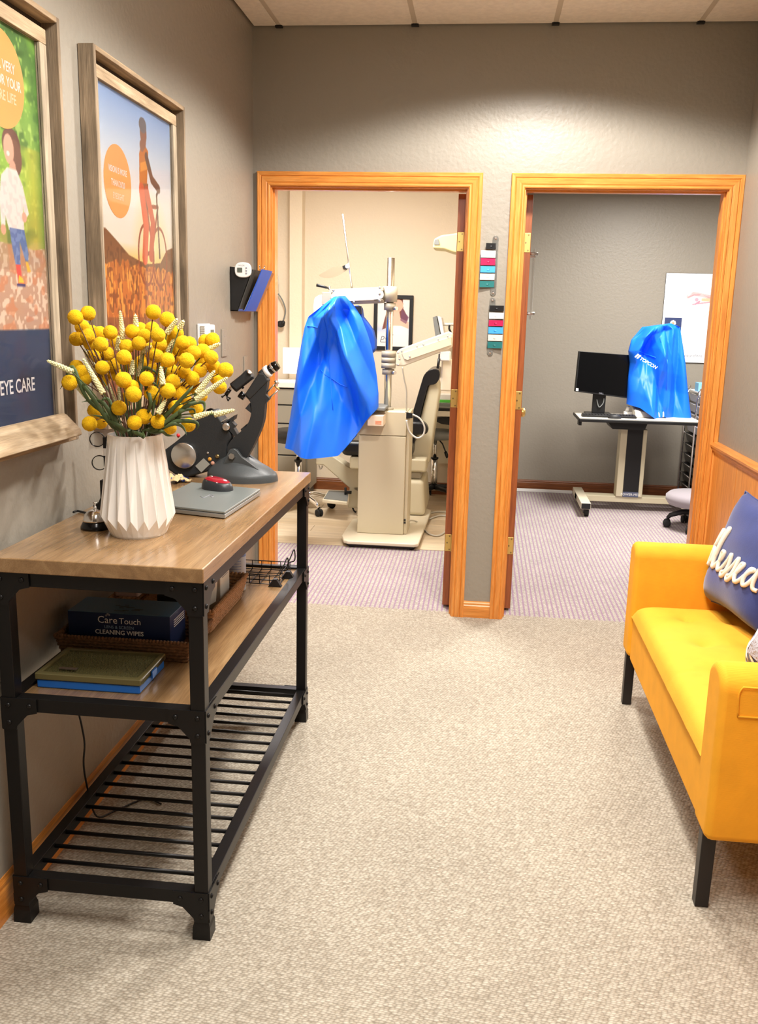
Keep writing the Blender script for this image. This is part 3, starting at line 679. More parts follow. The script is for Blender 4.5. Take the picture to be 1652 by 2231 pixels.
A.disc(gx(+.13), V(1.665), .013, (220, 160, 136)); A.disc(gx(-.11), V(1.63), .013, (220, 160, 136))
A.poly([(gx(-.045), V(1.637)), (gx(+.12), V(1.637)), (gx(+.155), V(1.585)), (gx(+.145), V(1.565)), (gx(+.115), V(1.566)), (gx(+.06), V(1.61)), (gx(+.055), V(1.556)), (gx(+.0), V(1.556)), (gx(-.03), V(1.60))], (82, 106, 158))
A.fill((n3 > .55)*(A.a[..., 2] > .55)*(A.a[..., 0] < .4), (126, 148, 192), .6)
A.poly([(gx(+.0), V(1.558)), (gx(+.055), V(1.558)), (gx(+.06), V(1.53)), (gx(+.09), V(1.516)), (gx(+.02), V(1.514))], (210, 70, 66)); A.poly([(gx(+.03), V(1.535)), (gx(+.07), V(1.528)), (gx(+.085), V(1.517)), (gx(+.02), V(1.517))], (240, 190, 60))
A.poly([(gx(+.115), V(1.567)), (gx(+.14), V(1.567)), (gx(+.17), V(1.545)), (gx(+.13), V(1.543))], (230, 176, 54)); A.line([(gx(+.01), V(1.512)), (gx(+.09), V(1.512))], .004, (60, 56, 110))
A.fill((A.v < V(1.411))*1., (44, 58, 88))
A.mesh('print', lambda u, v: (XP, y0+(y1-y0)*u, PZ0+(PZ1-PZ0)*v), f1, PRINT)
badge(f1, 2.012, 1.948, .104, [('YOUR VERY', .020, .030, 'cream_ink'), ('BEST FOR YOUR', -.012, .030, 'cream_ink'), ('ENTIRE LIFE', -.044, .030, 'pale_ink')])
text('EYE CARE', .046, (XP+.0014, 2.086*KW, kz(1.268)), (0, 1, 0), (0, 0, 1), 'white_print', f1, align='RIGHT', sx=.82, offset=.0006)

# ================================================================== WALL FILE, THERMOSTAT, FLAGS
mat('tan_paper', lin(176, 120, 72), .8); mat('blue_folder', lin(36, 84, 190), .4); mat('smoke_plastic', lin(70, 70, 66), .15)
h = thing('wall_file', 'black plastic wall file pocket beside the left doorway', 'file holder', (XL, 4.05, 1.466))
Ya, Yb = 3.92, 4.19
B(XL+.001, XL+.005, Ya, Yb, 1.466, 1.652).build('back_plate', 'black_plastic', h)
for y in (Ya, Yb-.003): MB().prism([(XL+.004, y, 1.652), (XL+.100, y, 1.640), (XL+.034, y, 1.468), (XL+.004, y, 1.466)], (0, .003, 0)).build('side_panel', 'black_plastic', h)
MB().hexa([(XL+.031, Ya, 1.466), (XL+.036, Ya, 1.466), (XL+.036, Yb, 1.466), (XL+.031, Yb, 1.466)], [(XL+.097, Ya, 1.642), (XL+.103, Ya, 1.642), (XL+.103, Yb, 1.642), (XL+.097, Yb, 1.642)]).build('front_panel', 'smoke_plastic', h)
B(XL+.004, XL+.034, Ya, Yb, 1.466, 1.470).build('bottom_panel', 'black_plastic', h)
for k, (nm, m, x0, x1, yl, zt, lab) in enumerate((('blue_folder', 'blue_folder', .050, .128, (Ya+.05, Yb-.03), 1.646, 'bright blue folder leaning out of the wall file'), ('paper_envelope', 'tan_paper', .041, .118, (Ya+.10, Yb+.05), 1.640, 'tan paper envelope behind the blue folder on the wall file'))):
    q = thing(nm, lab, 'folder', (XL+x0, yl[0], 1.466))
    MB().hexa([(XL+x0, yl[0], 1.467), (XL+x0+.004, yl[0], 1.467), (XL+x0+.004, yl[1], 1.467), (XL+x0, yl[1], 1.467)], [(XL+x1, yl[0], zt), (XL+x1+.004, yl[0], zt), (XL+x1+.004, yl[1], zt), (XL+x1, yl[1], zt)]).build('cover', m, q)
    MB().hexa([(XL+x0-.0016, yl[0]+.004, 1.47), (XL+x0-.0004, yl[0]+.004, 1.47), (XL+x0-.0004, yl[1]-.004, 1.47), (XL+x0-.0016, yl[1]-.004, 1.47)], [(XL+x1-.0016, yl[0]+.004, zt-.003), (XL+x1-.0004, yl[0]+.004, zt-.003), (XL+x1-.0004, yl[1]-.004, zt-.003), (XL+x1-.0016, yl[1]-.004, zt-.003)]).build('sheet', 'white_print' if k == 0 else 'tan_paper', q)
c = thing('binder_clip', 'small black binder clip on the wall file papers', 'clip', (XL+.095, 4.12, 1.64))
MB().prism([(XL+.086, 4.10, 1.645), (XL+.104, 4.10, 1.645), (XL+.100, 4.10, 1.632), (XL+.090, 4.10, 1.632)], (0, .03, 0)).build('clip_body', 'black_plastic', c)
for dx in (-.006, .006): MB().tube([(XL+.095+dx, 4.105, 1.645), (XL+.095+dx*2, 4.11, 1.668), (XL+.095+dx*2, 4.12, 1.668), (XL+.095+dx, 4.125, 1.645)], .0012, 5).build('clip_handle', 'chrome', c)
tm = at(529.5, 588, Y=Ya-.012); tt = thing('kitchen_timer', 'white rounded digital timer hung on the wall file', 'timer', tm)
n = 28
def sup(r, y): return [(tm.x+r*1.0*math.copysign(abs(math.cos(a))**.75, math.cos(a)), y, tm.z+r*.88*math.copysign(abs(math.sin(a))**.75, math.sin(a))) for a in [2*math.pi*k/n for k in range(n)]]
MB().prism(sup(.036, tm.y+.011), (0, -.015, 0)).build('case', 'white_plastic', tt, bevel=.004, seg=2)
MB().box(tm.x-.024, tm.x-.002, tm.y-.0052, tm.y-.004, tm.z-.011, tm.z+.009).build('screen', mat('lcd', lin(92, 98, 88), .3), tt)
for dz in (.008, -.003, -.014): MB().lathe([(.004, 0), (.0035, .0015), (.001, .002)], (tm.x+.016, tm.y-.004, tm.z+dz), 8, (0, -1, 0)).build('button', mat('grey_button', lin(150, 150, 160), .5), tt)
text('TAYLOR', .008, (tm.x-.022, tm.y-.0046, tm.z+.015), (1, 0, 0), (0, 0, 1), mat('grey_ink', lin(120, 120, 130), .6), tt)
th = thing('thermostat', 'white wall thermostat above the flowers', 'thermostat', (XL, 3.52, 1.33))
B(XL+.001, XL+.01, 3.445, 3.59, 1.325, 1.415).build('wall_plate', 'white_plastic', th, bevel=.003, seg=2)
B(XL+.01, XL+.032, 3.45, 3.585, 1.33, 1.412).build('cover', 'white_plastic', th, bevel=.006, seg=2)
for k in range(9): B(XL+.012, XL+.03, 3.4485, 3.4505, 1.338+.008*k, 1.342+.008*k).build('vent_slot', 'grey_paint', th)
B(XL+.0315, XL+.0328, 3.52, 3.565, 1.372, 1.392).build('display', 'lcd', th)
for px, py, w_, hh, lab in ((487, 747, .075, .115, 'grey painted blank wall plate right of the thermostat'), (534, 800, .06, .1, 'grey painted blank wall plate above the eyepiece by the doorway')):
    p = at(px, py, X=XL); q = thing('wall_plate', lab, 'wall plate', p)
    B(XL, XL+.006, p.y-w_/2, p.y+w_/2, p.z-hh/2, p.z+hh/2).build('plate', 'wall_grey', q, bevel=.002, seg=2)
    for dz in (-.03, .03): MB().cyl((XL+.006, p.y, p.z+dz), (XL+.0075, p.y, p.z+dz), .003, n=8).build('screw', 'steel', q)
# room signal flags
fc = dict(black=(26, 26, 28), white=(236, 234, 230), magenta=(182, 30, 82), blue=(72, 164, 236), cream=(226, 220, 204), teal=(40, 112, 112))
for k_, v_ in fc.items(): mat('flag_'+k_, lin(*v_), .35)
def flags(org, sc, cap, fl, lab, side):
    """cap: (x0,x1,ytop,ybot) and fl: list (colour,x0,x1,y0,y1), measured"""
    Q = lambda x, y, Y=YW: at(org[0]+x*sc, org[1]+y*sc, Y=Y)
    a, b_ = Q((cap[0]+cap[1])/2+cap[4], cap[2]), Q((cap[0]+cap[1])/2-cap[4], cap[3]); xc = (a.x+b_.x)/2; r = .0135
    t = thing('signal_flag_set', lab, 'signal flags', (xc, YW, b_.z), 'colour flags between the doorways')
    pts = [(xc+r*math.cos(q), YW-.001, a.z-r+r*math.sin(q)) for q in np.linspace(0, math.pi, 10)]+[(xc-r*math.cos(q), YW-.001, b_.z+r-r*math.sin(q)) for q in np.linspace(0, math.pi, 10)]
    MB().prism(pts, (0, -.004, 0)).build('backing_strip', 'acrylic', t, bevel=.001, seg=1)
    for z in (a.z-r, b_.z+r): MB().lathe([(.0055, 0), (.005, .003), (.001, .0045)], (xc, YW-.005, z), 10, (0, -1, 0)).build('screw', 'chrome', t)
    for nm, x0, x1, y_0, y_1 in fl:
        p, q = Q(x0, y_0, YW-.012), Q(x1, y_1, YW-.012); z1, z0 = p.z, q.z; xa, xb = p.x, q.x
        mb = MB(); y = YW-.006; tip = .012
        if side < 0: mb.hexa([(xa, y-tip-.002, z0), (xb, y-.002, z0+.001), (xb, y, z0+.001), (xa, y-tip, z0)], [(xa, y-tip-.002, z1), (xb, y-.002, z1), (xb, y, z1), (xa, y-tip, z1)])
        else: mb.hexa([(xa, y-.002, z0), (xb, y-tip-.002, z0+.001), (xb, y-tip, z0+.001), (xa, y, z0)], [(xa, y-.002, z1), (xb, y-tip-.002, z1), (xb, y-tip, z1), (xa, y, z1)])
        fo = mb.build('flag', 'flag_'+nm, t, label=nm+' flag')
        xm_, w_ = (xa+xb)/2, (xb-xa); yt = y-tip*(.5)-.002
        MB().ball((xm_, yt, (z0+z1)/2-.002), .006, 8, 6, (1.3, .25, .7)).build('finger_dent', 'flag_'+nm, fo)
        xe = xb if side < 0 else xa; MB().cyl((xe, y-.001, z0+.001), (xe, y-.001, z1-.001), .002, n=8).build('pivot', 'acrylic', fo)
names = ['black', 'white', 'magenta', 'blue', 'cream', 'teal']
flags((980, 480), .1434, (620, 740, 232, 1150, 18), [(n_, *b) for n_, b in zip(names, [(555, 700, 345, 440), (480, 698, 458, 570), (475, 692, 575, 685), (470, 690, 695, 798), (464, 683, 808, 910), (458, 676, 920, 1022)])], 'upper clear strip of colour signal flags folded to the left', -1)
flags((980, 480), .1434, (575, 690, 1170, 2060, 20), [(n_, *b) for n_, b in zip(names, [(607, 822, 1292, 1385), (600, 818, 1400, 1500), (594, 812, 1515, 1610), (588, 806, 1622, 1725), (582, 800, 1735, 1835), (575, 793, 1842, 1948)])], 'lower clear strip of colour signal flags folded to the right', 1)
# ================================================================== ON THE TABLE
VC = Vector((-.826, 2.105, TZ))
mat('white_ceramic', lin(238, 234, 228), .12, coat=.6)
v = thing('faceted_vase', 'white glazed ceramic vase with long folded facets, holding yellow flowers', 'vase', VC)
mb = MB(); N = 36
def ring(r, z, off): return [VC+Vector((r*math.cos(2*math.pi*(i+off)/N), r*math.sin(2*math.pi*(i+off)/N), z)) for i in range(N)]
def zig(r0, r1, za, zb): return [VC+Vector(((r0 if i % 2 == 0 else r1)*math.cos(2*math.pi*i/N), (r0 if i % 2 == 0 else r1)*math.sin(2*math.pi*i/N), za if i % 2 == 0 else zb)) for i in range(N)]
rg = [ring(.066, 0, 0), ring(.069, .005, 0), zig(.0905, .076, .050, .022), zig(.0665, .0655, .236, .242), ring(.0655, .248, 0), ring(.060, .248, 0), ring(.062, .14, 0), ring(.05, .03, 0)]
fs = []
for j in range(len(rg)-1):
    for i in range(N):
        a, b_ = j*N+i, j*N+(i+1) % N; c, d = (j+1)*N+i, (j+1)*N+(i+1) % N
        if j in (1, 2): fs += [(a, b_, c), (b_, d, c)] if i % 2 else [(a, b_, d), (a, d, c)]
        else: fs.append((a, b_, d, c))
fs += [tuple(range(N-1, -1, -1)), tuple(range(7*N, 8*N))]
mb.add([p for r_ in rg for p in r_], fs); mb.build('vase_body', 'white_ceramic', v)
# flowers
mat('craspedia', lin(255, 200, 2), .9, bump=(700, 1, .004), vary=.12, vscale=60)
mat('brown_stem', lin(92, 58, 38), .7); mat('green_stem', lin(74, 92, 48), .6); mat('leaf_green', lin(70, 86, 48), .55, vary=.2, vscale=30)
mat('cream_spike', lin(226, 220, 170), .8, bump=(300, .6, .003), vary=.1, vscale=90)
bm_meshes = []
for k in range(3):
    bmx = bmesh.new(); bmesh.ops.create_icosphere(bmx, subdivisions=4, radius=.0176)
    for vv in bmx.verts: vv.co *= 1+rng.normal(0, .022)
    me = bpy.data.meshes.new('flower_head'); bmx.to_mesh(me); bmx.free(); me.polygons.foreach_set('use_smooth', [True]*len(me.polygons)); me.materials.append(MATS['craspedia']); bm_meshes.append(me)
BL = [(183,212,65),(298,175,63),(245,300,57),(190,408,57),(215,405,57),(295,380,60),(400,355,55),(498,348,60),(315,445,58),(412,455,65),(470,540,60),(425,665,65),(195,660,55),(240,705,60),(130,800,70),(265,760,60),(697,338,58),(885,165,63),(1010,230,57),(875,315,50),(925,370,68),(805,380,58),(645,475,60),(755,447,62),(620,572,70),(940,450,62),(1000,400,55),(1090,355,55),(1150,440,62),(1210,450,50),(1250,530,62),(1330,515,60),(1355,430,55),(1418,415,58),(1405,572,62),(1430,660,58),(1535,688,65),(1305,690,62),(1185,600,68),(1160,700,65),(1235,760,63),(910,555,62),(1010,595,70),(1075,590,50),(825,765,72),(615,775,75),(690,840,72),(705,905,78),(870,895,70),(1015,872,72),(1060,790,68),(1125,895,65),(1270,850,58),(1480,840,58),(1460,760,52),(1085,1025,70),(575,1028,72),(800,1105,70),(715,1160,75),(930,1150,70),(310,1170,68),(355,1050,52),(410,1155,48),(1200,1180,65),(1270,1045,52),(1030,1205,50),(765,320,45),(850,600,50),(1310,920,45),(1165,945,45),(905,790,45),(1180,530,60),(330,345,50),(350,560,54),(530,640,52),(560,440,50),(680,650,54),(780,620,52),(880,690,54),(960,700,52),(1110,500,52),(740,800,54),(540,720,52),(1050,700,54),(990,520,52),(860,500,52),(1330,620,54),(430,770,52),(1180,850,54),(960,960,54),(640,950,52)]
def fp(cx, cy, d): return at(120+cx*.2421, 640+cy*.2421, Y=VC.y+d)
def wallsafe(p):
    if p.x < XL+.06: p.x = XL+.06
    return p
heads = []
for cx, cy, r in BL:
    d = max(-.13, min(.15, (63-r)/63*.62+random.uniform(-.015, .015))); heads.append((math.atan2(cx-740, 1400-cy), wallsafe(fp(cx, cy, d)), r))
heads.sort(key=lambda q: q[0])
mouth = VC+Vector((0, 0, .245))
def stem_curve(p, spread=.045):
    d = p-mouth; h_ = Vector((d.x, d.y, 0)); e = mouth+(h_.normalized()*min(spread, h_.length*.4) if h_.length > .001 else Vector())
    b0 = VC+Vector((-e.x+mouth.x, -e.y+mouth.y, 0))*.6+Vector((0, 0, .035))
    return [b0, e, e+(p-e)*.45+Vector((0, 0, .12*(p-e).length)), p]
i = 0; sp = 0
while i < len(heads):
    ch = heads[i:i+3]; i += 3; sp += 1
    main = max(ch, key=lambda q: (q[1]-mouth).length)
    f = thing('billy_button_spray', 'spray of fuzzy yellow ball flowers on brown stems in the white vase', 'flower', VC+Vector((0, 0, .04)), 'yellow ball flowers in the white vase')
    cp = smooth_path(stem_curve(main[1]), 6); MB().tube(cp, [.0022-.0009*k/len(cp) for k in range(len(cp))], 5).build('stem', 'brown_stem', f)
    jn = cp[len(cp)*2//3]
    for q in ch:
        if q is not main:
            md = (jn+q[1])/2+Vector((0, 0, .01)); MB().tube(smooth_path([jn, md, q[1]], 4), .0012, 5).build('branch', 'brown_stem', f)
        o = bpy.data.objects.new('flower_head', random.choice(bm_meshes)); COL.objects.link(o); o.parent = f; o.location = q[1]-wloc(f)
        o.rotation_euler = (random.random()*6, random.random()*6, 0); s_ = .94+.1*random.random(); o.scale = (s_, s_, s_)
SPK = [((610,400),(585,150)),((728,290),(722,180)),((760,735),(790,480)),((690,720),(700,590)),((565,500),(570,380)),((970,810),(950,650)),((430,890),(250,580)),((380,700),(255,500)),((150,700),(-75,600)),((320,960),(150,790)),((540,970),(480,820)),((590,960),(575,830)),((1020,520),(1105,345)),((1010,350),(1105,220)),((1120,310),(1160,235)),((1280,890),(1440,690)),((1270,950),(1555,750)),((1260,1110),(1430,1060)),((1440,1085),(1620,1045)),((1380,500),(1490,445)),((930,1070),(1000,950)),((1000,1150),(1095,1110)),((800,520),(870,465))]
frontset = {6, 15, 16, 17, 18, 5, 20, 8}
for k, (a, b_) in enumerate(SPK):
    d = -.10 if k in frontset else .03+.05*random.random()
    pa, pb = wallsafe(fp(*a, d)), wallsafe(fp(*b_, d*.9)); ln_ = (pb-pa).length
    f = thing('cream_flower_spike', 'slender cream knobbly flower spike among the yellow balls', 'flower', VC+Vector((0, 0, .04)), 'cream spikes in the white vase')
    MB().tube(smooth_path(stem_curve(pa), 5), .0016, 5).build('stem', 'green_stem', f)
    sk = MB(); dr = (pb-pa).normalized(); e1 = dr.orthogonal().normalized(); e2 = dr.cross(e1)
    sk.tube([pa, pa+(pb-pa)*.5, pb], [.0035, .003, .001], 6); nb = int(ln_/.0042)
    for j in range(nb):
        s_ = j/nb; rr = .0068*(1-.55*s_**2)
        for q in range(5):
            an = 2*math.pi*q/5+j*.63; sk.ball(pa+(pb-pa)*s_+(e1*math.cos(an)+e2*math.sin(an))*rr*.62, rr*.5, 5, 4)
    sk.build('spike', 'cream_spike', f)
LV = [[(300,960),(160,660),(100,770),(45,860)],[(590,1240),(450,1000),(340,960),(240,975)],[(640,1240),(560,1180),(420,1110),(320,1090)],[(600,1250),(520,1080),(490,960),(430,950),(430,1050)],[(600,1255),(500,1100),(440,980),(400,880)],[(860,1000),(820,830),(880,800),(940,850)],[(900,1230),(1100,1080),(1200,1000),(1330,975),(1345,1040),(1310,1080)],[(880,1240),(1100,1130),(1130,1060),(1250,1040),(1255,1120)],[(900,1235),(1060,1170),(1150,1200),(1185,1275)],[(890,1250),(960,1240),(1010,1272),(1080,1280)],[(950,1150),(1190,890),(1245,825)],[(900,1220),(1230,980),(1260,920),(1290,870)],[(760,1000),(790,690),(880,690),(930,740)],[(700,1250),(760,1262),(800,1290),(790,1240),(850,1215)],[(650,1240),(500,1080),(470,900),(450,740)],[(880,1230),(1080,1150),(1240,1150),(1290,1180),(1270,1230)],[(600,1240),(420,1080),(330,900),(240,840)],[(520,1200),(300,880),(200,800),(150,900)]]
LV = [p for k, p in enumerate(LV) if k not in (4, 14, 16)]
for k, pl in enumerate(LV):
    d = -.075 if k not in (11,) else -.02; pts = [wallsafe(fp(x, y, d+.01*math.sin(3*j+k))) for j, (x, y) in enumerate(pl)]
    f = thing('leaf_blade', 'long narrow green leaf curling out of the white vase', 'leaf', VC+Vector((0, 0, .04)), 'green leaves in the white vase')
    base = [VC+Vector((random.uniform(-.02, .02), random.uniform(-.02, .02), .05)), mouth+Vector(((pts[0].x-mouth.x)*.25, (pts[0].y-mouth.y)*.25, 0))]
    cp = smooth_path(base+pts, 6); n = len(cp); sd = Vector((.75, .5, .35)).normalized()
    def lf(u, w_, cp=cp, n=n):
        q = u*(n-1); j = min(int(q), n-2); p = cp[j].lerp(cp[j+1], q-j); tg = (cp[j+1]-cp[j]).normalized(); a = tg.cross(Vector((.1, -1, .15))).normalized()
        wd = .0048*max(.12, math.sin(math.pi*min(1, max(0, (u-.2)/.8))**.8))
        return p+a*wd*(2*w_-1)+Vector((0, -1, 0))*wd*.35*(1-abs(2*w_-1))
    MB().grid(lf, 26, 5).build('blade', 'leaf_green', f, solid=.0005)

# service bell
bc = at(209, 1151, Z=TZ); bc = Vector((bc.x, bc.y, TZ))
t = thing('service_bell', 'chrome desk bell on a black base beside the vase', 'bell', bc)
MB().lathe([(.037, 0), (.037, .006), (.031, .018), (.030, .019)], bc, 28).build('base', 'black_gloss', t)
MB().lathe([(.0305, .0195), (.0300, .024), (.0265, .036), (.0195, .0445), (.009, .048), (.004, .0485)], bc, 28).build('dome', 'chrome', t)
MB().lathe([(.004, .048), (.004, .055), (.0025, .056), (.0025, .064), (.0055, .0645), (.0055, .067), (.002, .068)], bc, 12).build('plunger', 'chrome', t)
# lens flipper on a stand
YF = 2.33; t = thing('lens_flipper', 'black stand holding four round test lenses behind the vase', 'lens holder', (-1.005, YF, TZ))
for px, py in ((212, 957), (248, 957), (217, 1008), (252, 1008)):
    p = at(px, py, Y=YF); MB().lathe([(.0185, -.004), (.0205, -.004), (.0205, .004), (.0185, .004), (.0185, -.004)], p, 28, (.25, -1, 0), caps=False).build('lens_ring', 'black_gloss', t)
    MB().lathe([(.0184, -.001), (.0184, .001)], p, 24, (.25, -1, 0)).build('lens', 'acrylic', t)
sx = at(232, 1000, Y=YF).x
B(sx-.004, sx+.004, YF-.004, YF+.004, 1.00, 1.045).build('post', 'black_plastic', t); B(sx-.006, sx+.006, YF-.005, YF+.005, 1.045, 1.125).build('bridge', 'black_plastic', t); B(sx-.005, sx+.005, YF-.007, YF-.005, 1.075, 1.095).build('name_tag', 'white_plastic', t)
MB().prism([(sx-.036, YF-.02, TZ), (sx+.03, YF-.02, TZ), (sx+.03, YF-.02, TZ+.02), (sx+.018, YF-.02, TZ+.035), (sx+.018, YF-.02, 1.01), (sx-.014, YF-.02, 1.01), (sx-.014, YF-.02, TZ+.04), (sx-.022, YF-.02, TZ+.024), (sx-.036, YF-.02, TZ+.02)], (0, .045, 0)).build('foot', 'black_plastic', t, bevel=.003, seg=2)
cb = thing('black_cable', 'black cable lying on the table near the wall', 'cable', (-1.0, 2.25, TZ))
MB().tube(smooth_path([(*at(x, y, Z=TZ+.004).xy, TZ+.004) for x, y in ((160, 1116), (168, 1113), (182, 1116), (205, 1122), (228, 1124), (262, 1115))], 5), .003, 6).build('cord', 'black_plastic', cb)
# laptop and mouse
mat('laptop_grey', lin(128, 134, 132), .35, .3); mat('laptop_edge', lin(150, 152, 150), .3, .6)
ZL = TZ+.021; FR, BR, BLc = at(490, 1115, Z=ZL), at(568, 1065, Z=ZL), at(417, 1050, Z=ZL); FL = BLc+FR-BR
t = thing('laptop', 'closed grey laptop on the table with a mouse on top', 'laptop', (*((FR+BLc)/2).xy, TZ))
def slab(z0, z1, ins): 
    c_ = (FR+BLc)/2; P = [(c_.x+(p.x-c_.x)*ins, c_.y+(p.y-c_.y)*ins) for p in (FL, FR, BR, BLc)]
    return MB().hexa([(x, y, z0) for x, y in P], [(x, y, z1) for x, y in P])
slab(TZ+.002, TZ+.0135, 1).build('base', 'laptop_edge', t, bevel=.002, seg=2); slab(TZ+.0145, ZL, .995).build('lid', 'laptop_grey', t, bevel=.002, seg=2)
e = (FR-FL); nY = Vector((e.y, -e.x, 0)).normalized()
for a, b_, z0, z1 in ((.05, .17, .004, .010), (.22, .25, .006, .009)):
    p, q = FL+e*a, FL+e*b_; MB().hexa([(p.x, p.y, TZ+z0), (q.x, q.y, TZ+z0), (q.x+nY.x*.0008, q.y+nY.y*.0008, TZ+z0), (p.x+nY.x*.0008, p.y+nY.y*.0008, TZ+z0)], [(p.x, p.y, TZ+z1), (q.x, q.y, TZ+z1), (q.x+nY.x*.0008, q.y+nY.y*.0008, TZ+z1), (p.x+nY.x*.0008, p.y+nY.y*.0008, TZ+z1)]).build('port', 'black_gloss', t)
lg_ = [at(340+x*.1816, 760+y*.1816, Z=ZL+.0006) for x, y in ((530, 1765), (570, 1785), (610, 1770), (650, 1752), (690, 1760), (675, 1780), (650, 1765))]
MB().tube(smooth_path(lg_, 4), .0008, 4).build('logo', 'grey_button', t)
mc = at(474, 1066, Z=ZL); t = thing('computer_mouse', 'red and black wireless mouse lying on the laptop', 'mouse', (mc.x, mc.y, ZL))
mat('mouse_red', lin(150, 22, 40), .2, coat=.5); mat('mouse_black', lin(46, 48, 52), .4)
md_ = Vector((.93, -.36, 0)).normalized(); ms = Vector((-md_.y, md_.x, 0)); mc = Vector((mc.x, mc.y, ZL))
def msh(u, w_, s0=1.0, top=0):
    a = 2*math.pi*u; ph = w_*math.pi/2; rx, ry, rz = .052, .031, .034
    ex = math.copysign(abs(math.cos(a))**.85, math.cos(a)); ey = math.copysign(abs(math.sin(a))**.85, math.sin(a)); cc = math.cos(ph)**.5
    return mc+md_*(rx*ex*cc*s0)+ms*(ry*ey*cc*s0)+Vector((0, 0, rz*math.sin(ph)**.9*(1-.2*ex*cc)*s0+top))
MB().grid(lambda u, w_: msh(u, w_), 28, 9, cu=True).build('shell', 'mouse_black', t)
MB().grid(lambda u, w_: msh(u, .55+.45*w_, 1.0, .0009), 28, 6, cu=True).build('top_cover', 'mouse_red', t)
MB().lathe([(.009, -.003), (.0095, 0), (.009, .003)], mc+md_*-.024+Vector((0, 0, .030)), 14, ms).build('scroll_wheel', 'steel', t)
for sg in (-1, 1): MB().tube([mc+md_*x+ms*(sg*.0225)+Vector((0, 0, z)) for x, z in ((-.025, .0265), (0, .027), (.02, .0235))], .002, 5).build('side_strip', 'chrome', t)
# ---- lensmeter
mat('cast_black', lin(38, 40, 42), .5, bump=(260, .35, .001)); mat('cast_grey', lin(66, 70, 72), .42, bump=(200, .3, .001)); mat('brushed', (.72, .71, .69, 1), .28, 1)
YL = 2.87
def q(x, y, Y=YL): return at(340+x*.1816, 760+y*.1816, Y=Y)
t = thing('lensmeter', 'black vintage lensmeter with curved arm, eyepiece and silver dial on the table', 'lensmeter', (-.79, YL+.02, TZ))
def basefn(u, w_):
    a = 2*math.pi*u; cx = -.768-.022*w_**1.5; cy = YL+.015; k = (1-w_**2.2)
    rx = .118*(.22+.78*k); ry = .085*(.22+.78*k)
    z = TZ+.020*min(1, w_*6)+.062*max(0, (w_-.12)/.88)**1.3*1.0
    return Vector((cx+rx*math.cos(a), cy+ry*math.sin(a), z))
MB().grid(basefn, 40, 16, cu=True).add([basefn(k/20, 1) for k in range(20)], [tuple(range(20))]).build('base_casting', 'cast_grey', t)
ck = [(800, 1420), (850, 1330), (890, 1230), (910, 1195), (960, 1180), (1000, 1200), (1060, 1280), (1190, 1375), (1260, 1430), (1100, 1470), (850, 1470)]
for y in (YL-.032, YL+.042): MB().prism([q(a, b_, YL) + Vector((0, y-YL, 0)) for a, b_ in ck], (0, .016, 0)).build('fork', 'cast_grey', t, bevel=.003, seg=2)
bp0 = q(947, 1267, YL); MB().cyl((bp0.x, YL-.033, bp0.z), (bp0.x, YL-.042, bp0.z), .0105, n=6, smooth=False).build('hex_bolt', 'steel', t)
arm_ = [(1290, 330), (1335, 380), (1312, 560), (1305, 700), (1283, 880), (1220, 1050), (1130, 1235), (1060, 1330), (960, 1350), (880, 1300), (850, 1200), (890, 1110), (960, 1040), (1040, 970), (1110, 880), (1142, 760), (1130, 640), (1070, 565), (1085, 520)]
MB().prism(smooth_path([q(a, b_) for a, b_ in arm_], 3, True), (0, .034, 0)).build('curved_arm', 'cast_black', t, bevel=.004, seg=2)
MB().prism([q(a, b_, YL-.004) for a, b_ in ((1065, 545), (1120, 610), (1345, 385), (1300, 300), (1230, 290))], (0, .04, 0)).build('tube_housing', 'cast_black', t, bevel=.004, seg=2)
yc = YL+.016
def qc(x, y): v_ = q(x, y, YL); return Vector((v_.x, yc, v_.z))
MB().cyl(qc(915, 470), qc(1130, 300), .0175, n=20).build('head_block', 'cast_black', t)
MB().prism([q(a, b_, YL-.006) for a, b_ in ((1085, 245), (1160, 340), (960, 495), (890, 435))], (0, .036, 0)).build('prism_box', 'cast_black', t, bevel=.004, seg=2)
MB().lathe([(.009, 0), (.009, .003), (.005, .004)], q(1120, 285, YL-.006), 14, (.55, -.3, .75)).build('round_window', 'brushed', t)
MB().cyl(qc(1250, 330), qc(1300, 290), .0165, n=20).build('collar', 'cast_black', t); MB().cyl(qc(1300, 290), qc(1345, 262), .0195, n=24).build('white_ring', 'white_plastic', t); MB().cyl(qc(1335, 268), qc(1385, 235), .0155, n=20).build('eyepiece_tube', 'black_gloss', t); MB().cyl(qc(1380, 238), qc(1405, 220), .0165, n=20).build('silver_band', 'brushed', t); MB().cyl(qc(1402, 222), qc(1450, 190), .0175, .0135, n=20).build('eyecup', 'black_gloss', t)
MB().cyl(qc(905, 440), qc(870, 495), .006, n=12).build('nose_tube', 'steel', t); MB().cyl(qc(872, 490), qc(825, 555), .0065, n=12).build('nose_barrel', 'black_gloss', t)
pg = MB()
for a, b_ in ((780, 580), (850, 620), (870, 600)): pg.tube([qc(825, 550), qc((825+a)//2, b_-14), qc(a, b_)], .0022, 6); pg.ball(qc(a, b_), .004, 8, 6)
pg.build('lens_prongs', 'black_gloss', t)
MB().cyl(qc(990, 545), qc(1050, 590), .0125, .011, n=16).build('focus_knob', 'black_gloss', t); MB().tube([qc(975, 390), qc(1005, 450), qc(1035, 480)], .004, 8).build('lever', 'black_gloss', t)
MB().prism([q(a, b_, YL) for a, b_ in ((1070, 715), (1125, 650), (1140, 770))], (0, .03, 0)).build('arm_lug', 'cast_black', t); MB().prism([q(a, b_, YL) for a, b_ in ((1015, 965), (1085, 905), (1030, 1000))], (0, .03, 0)).build('arm_lug', 'cast_black', t)
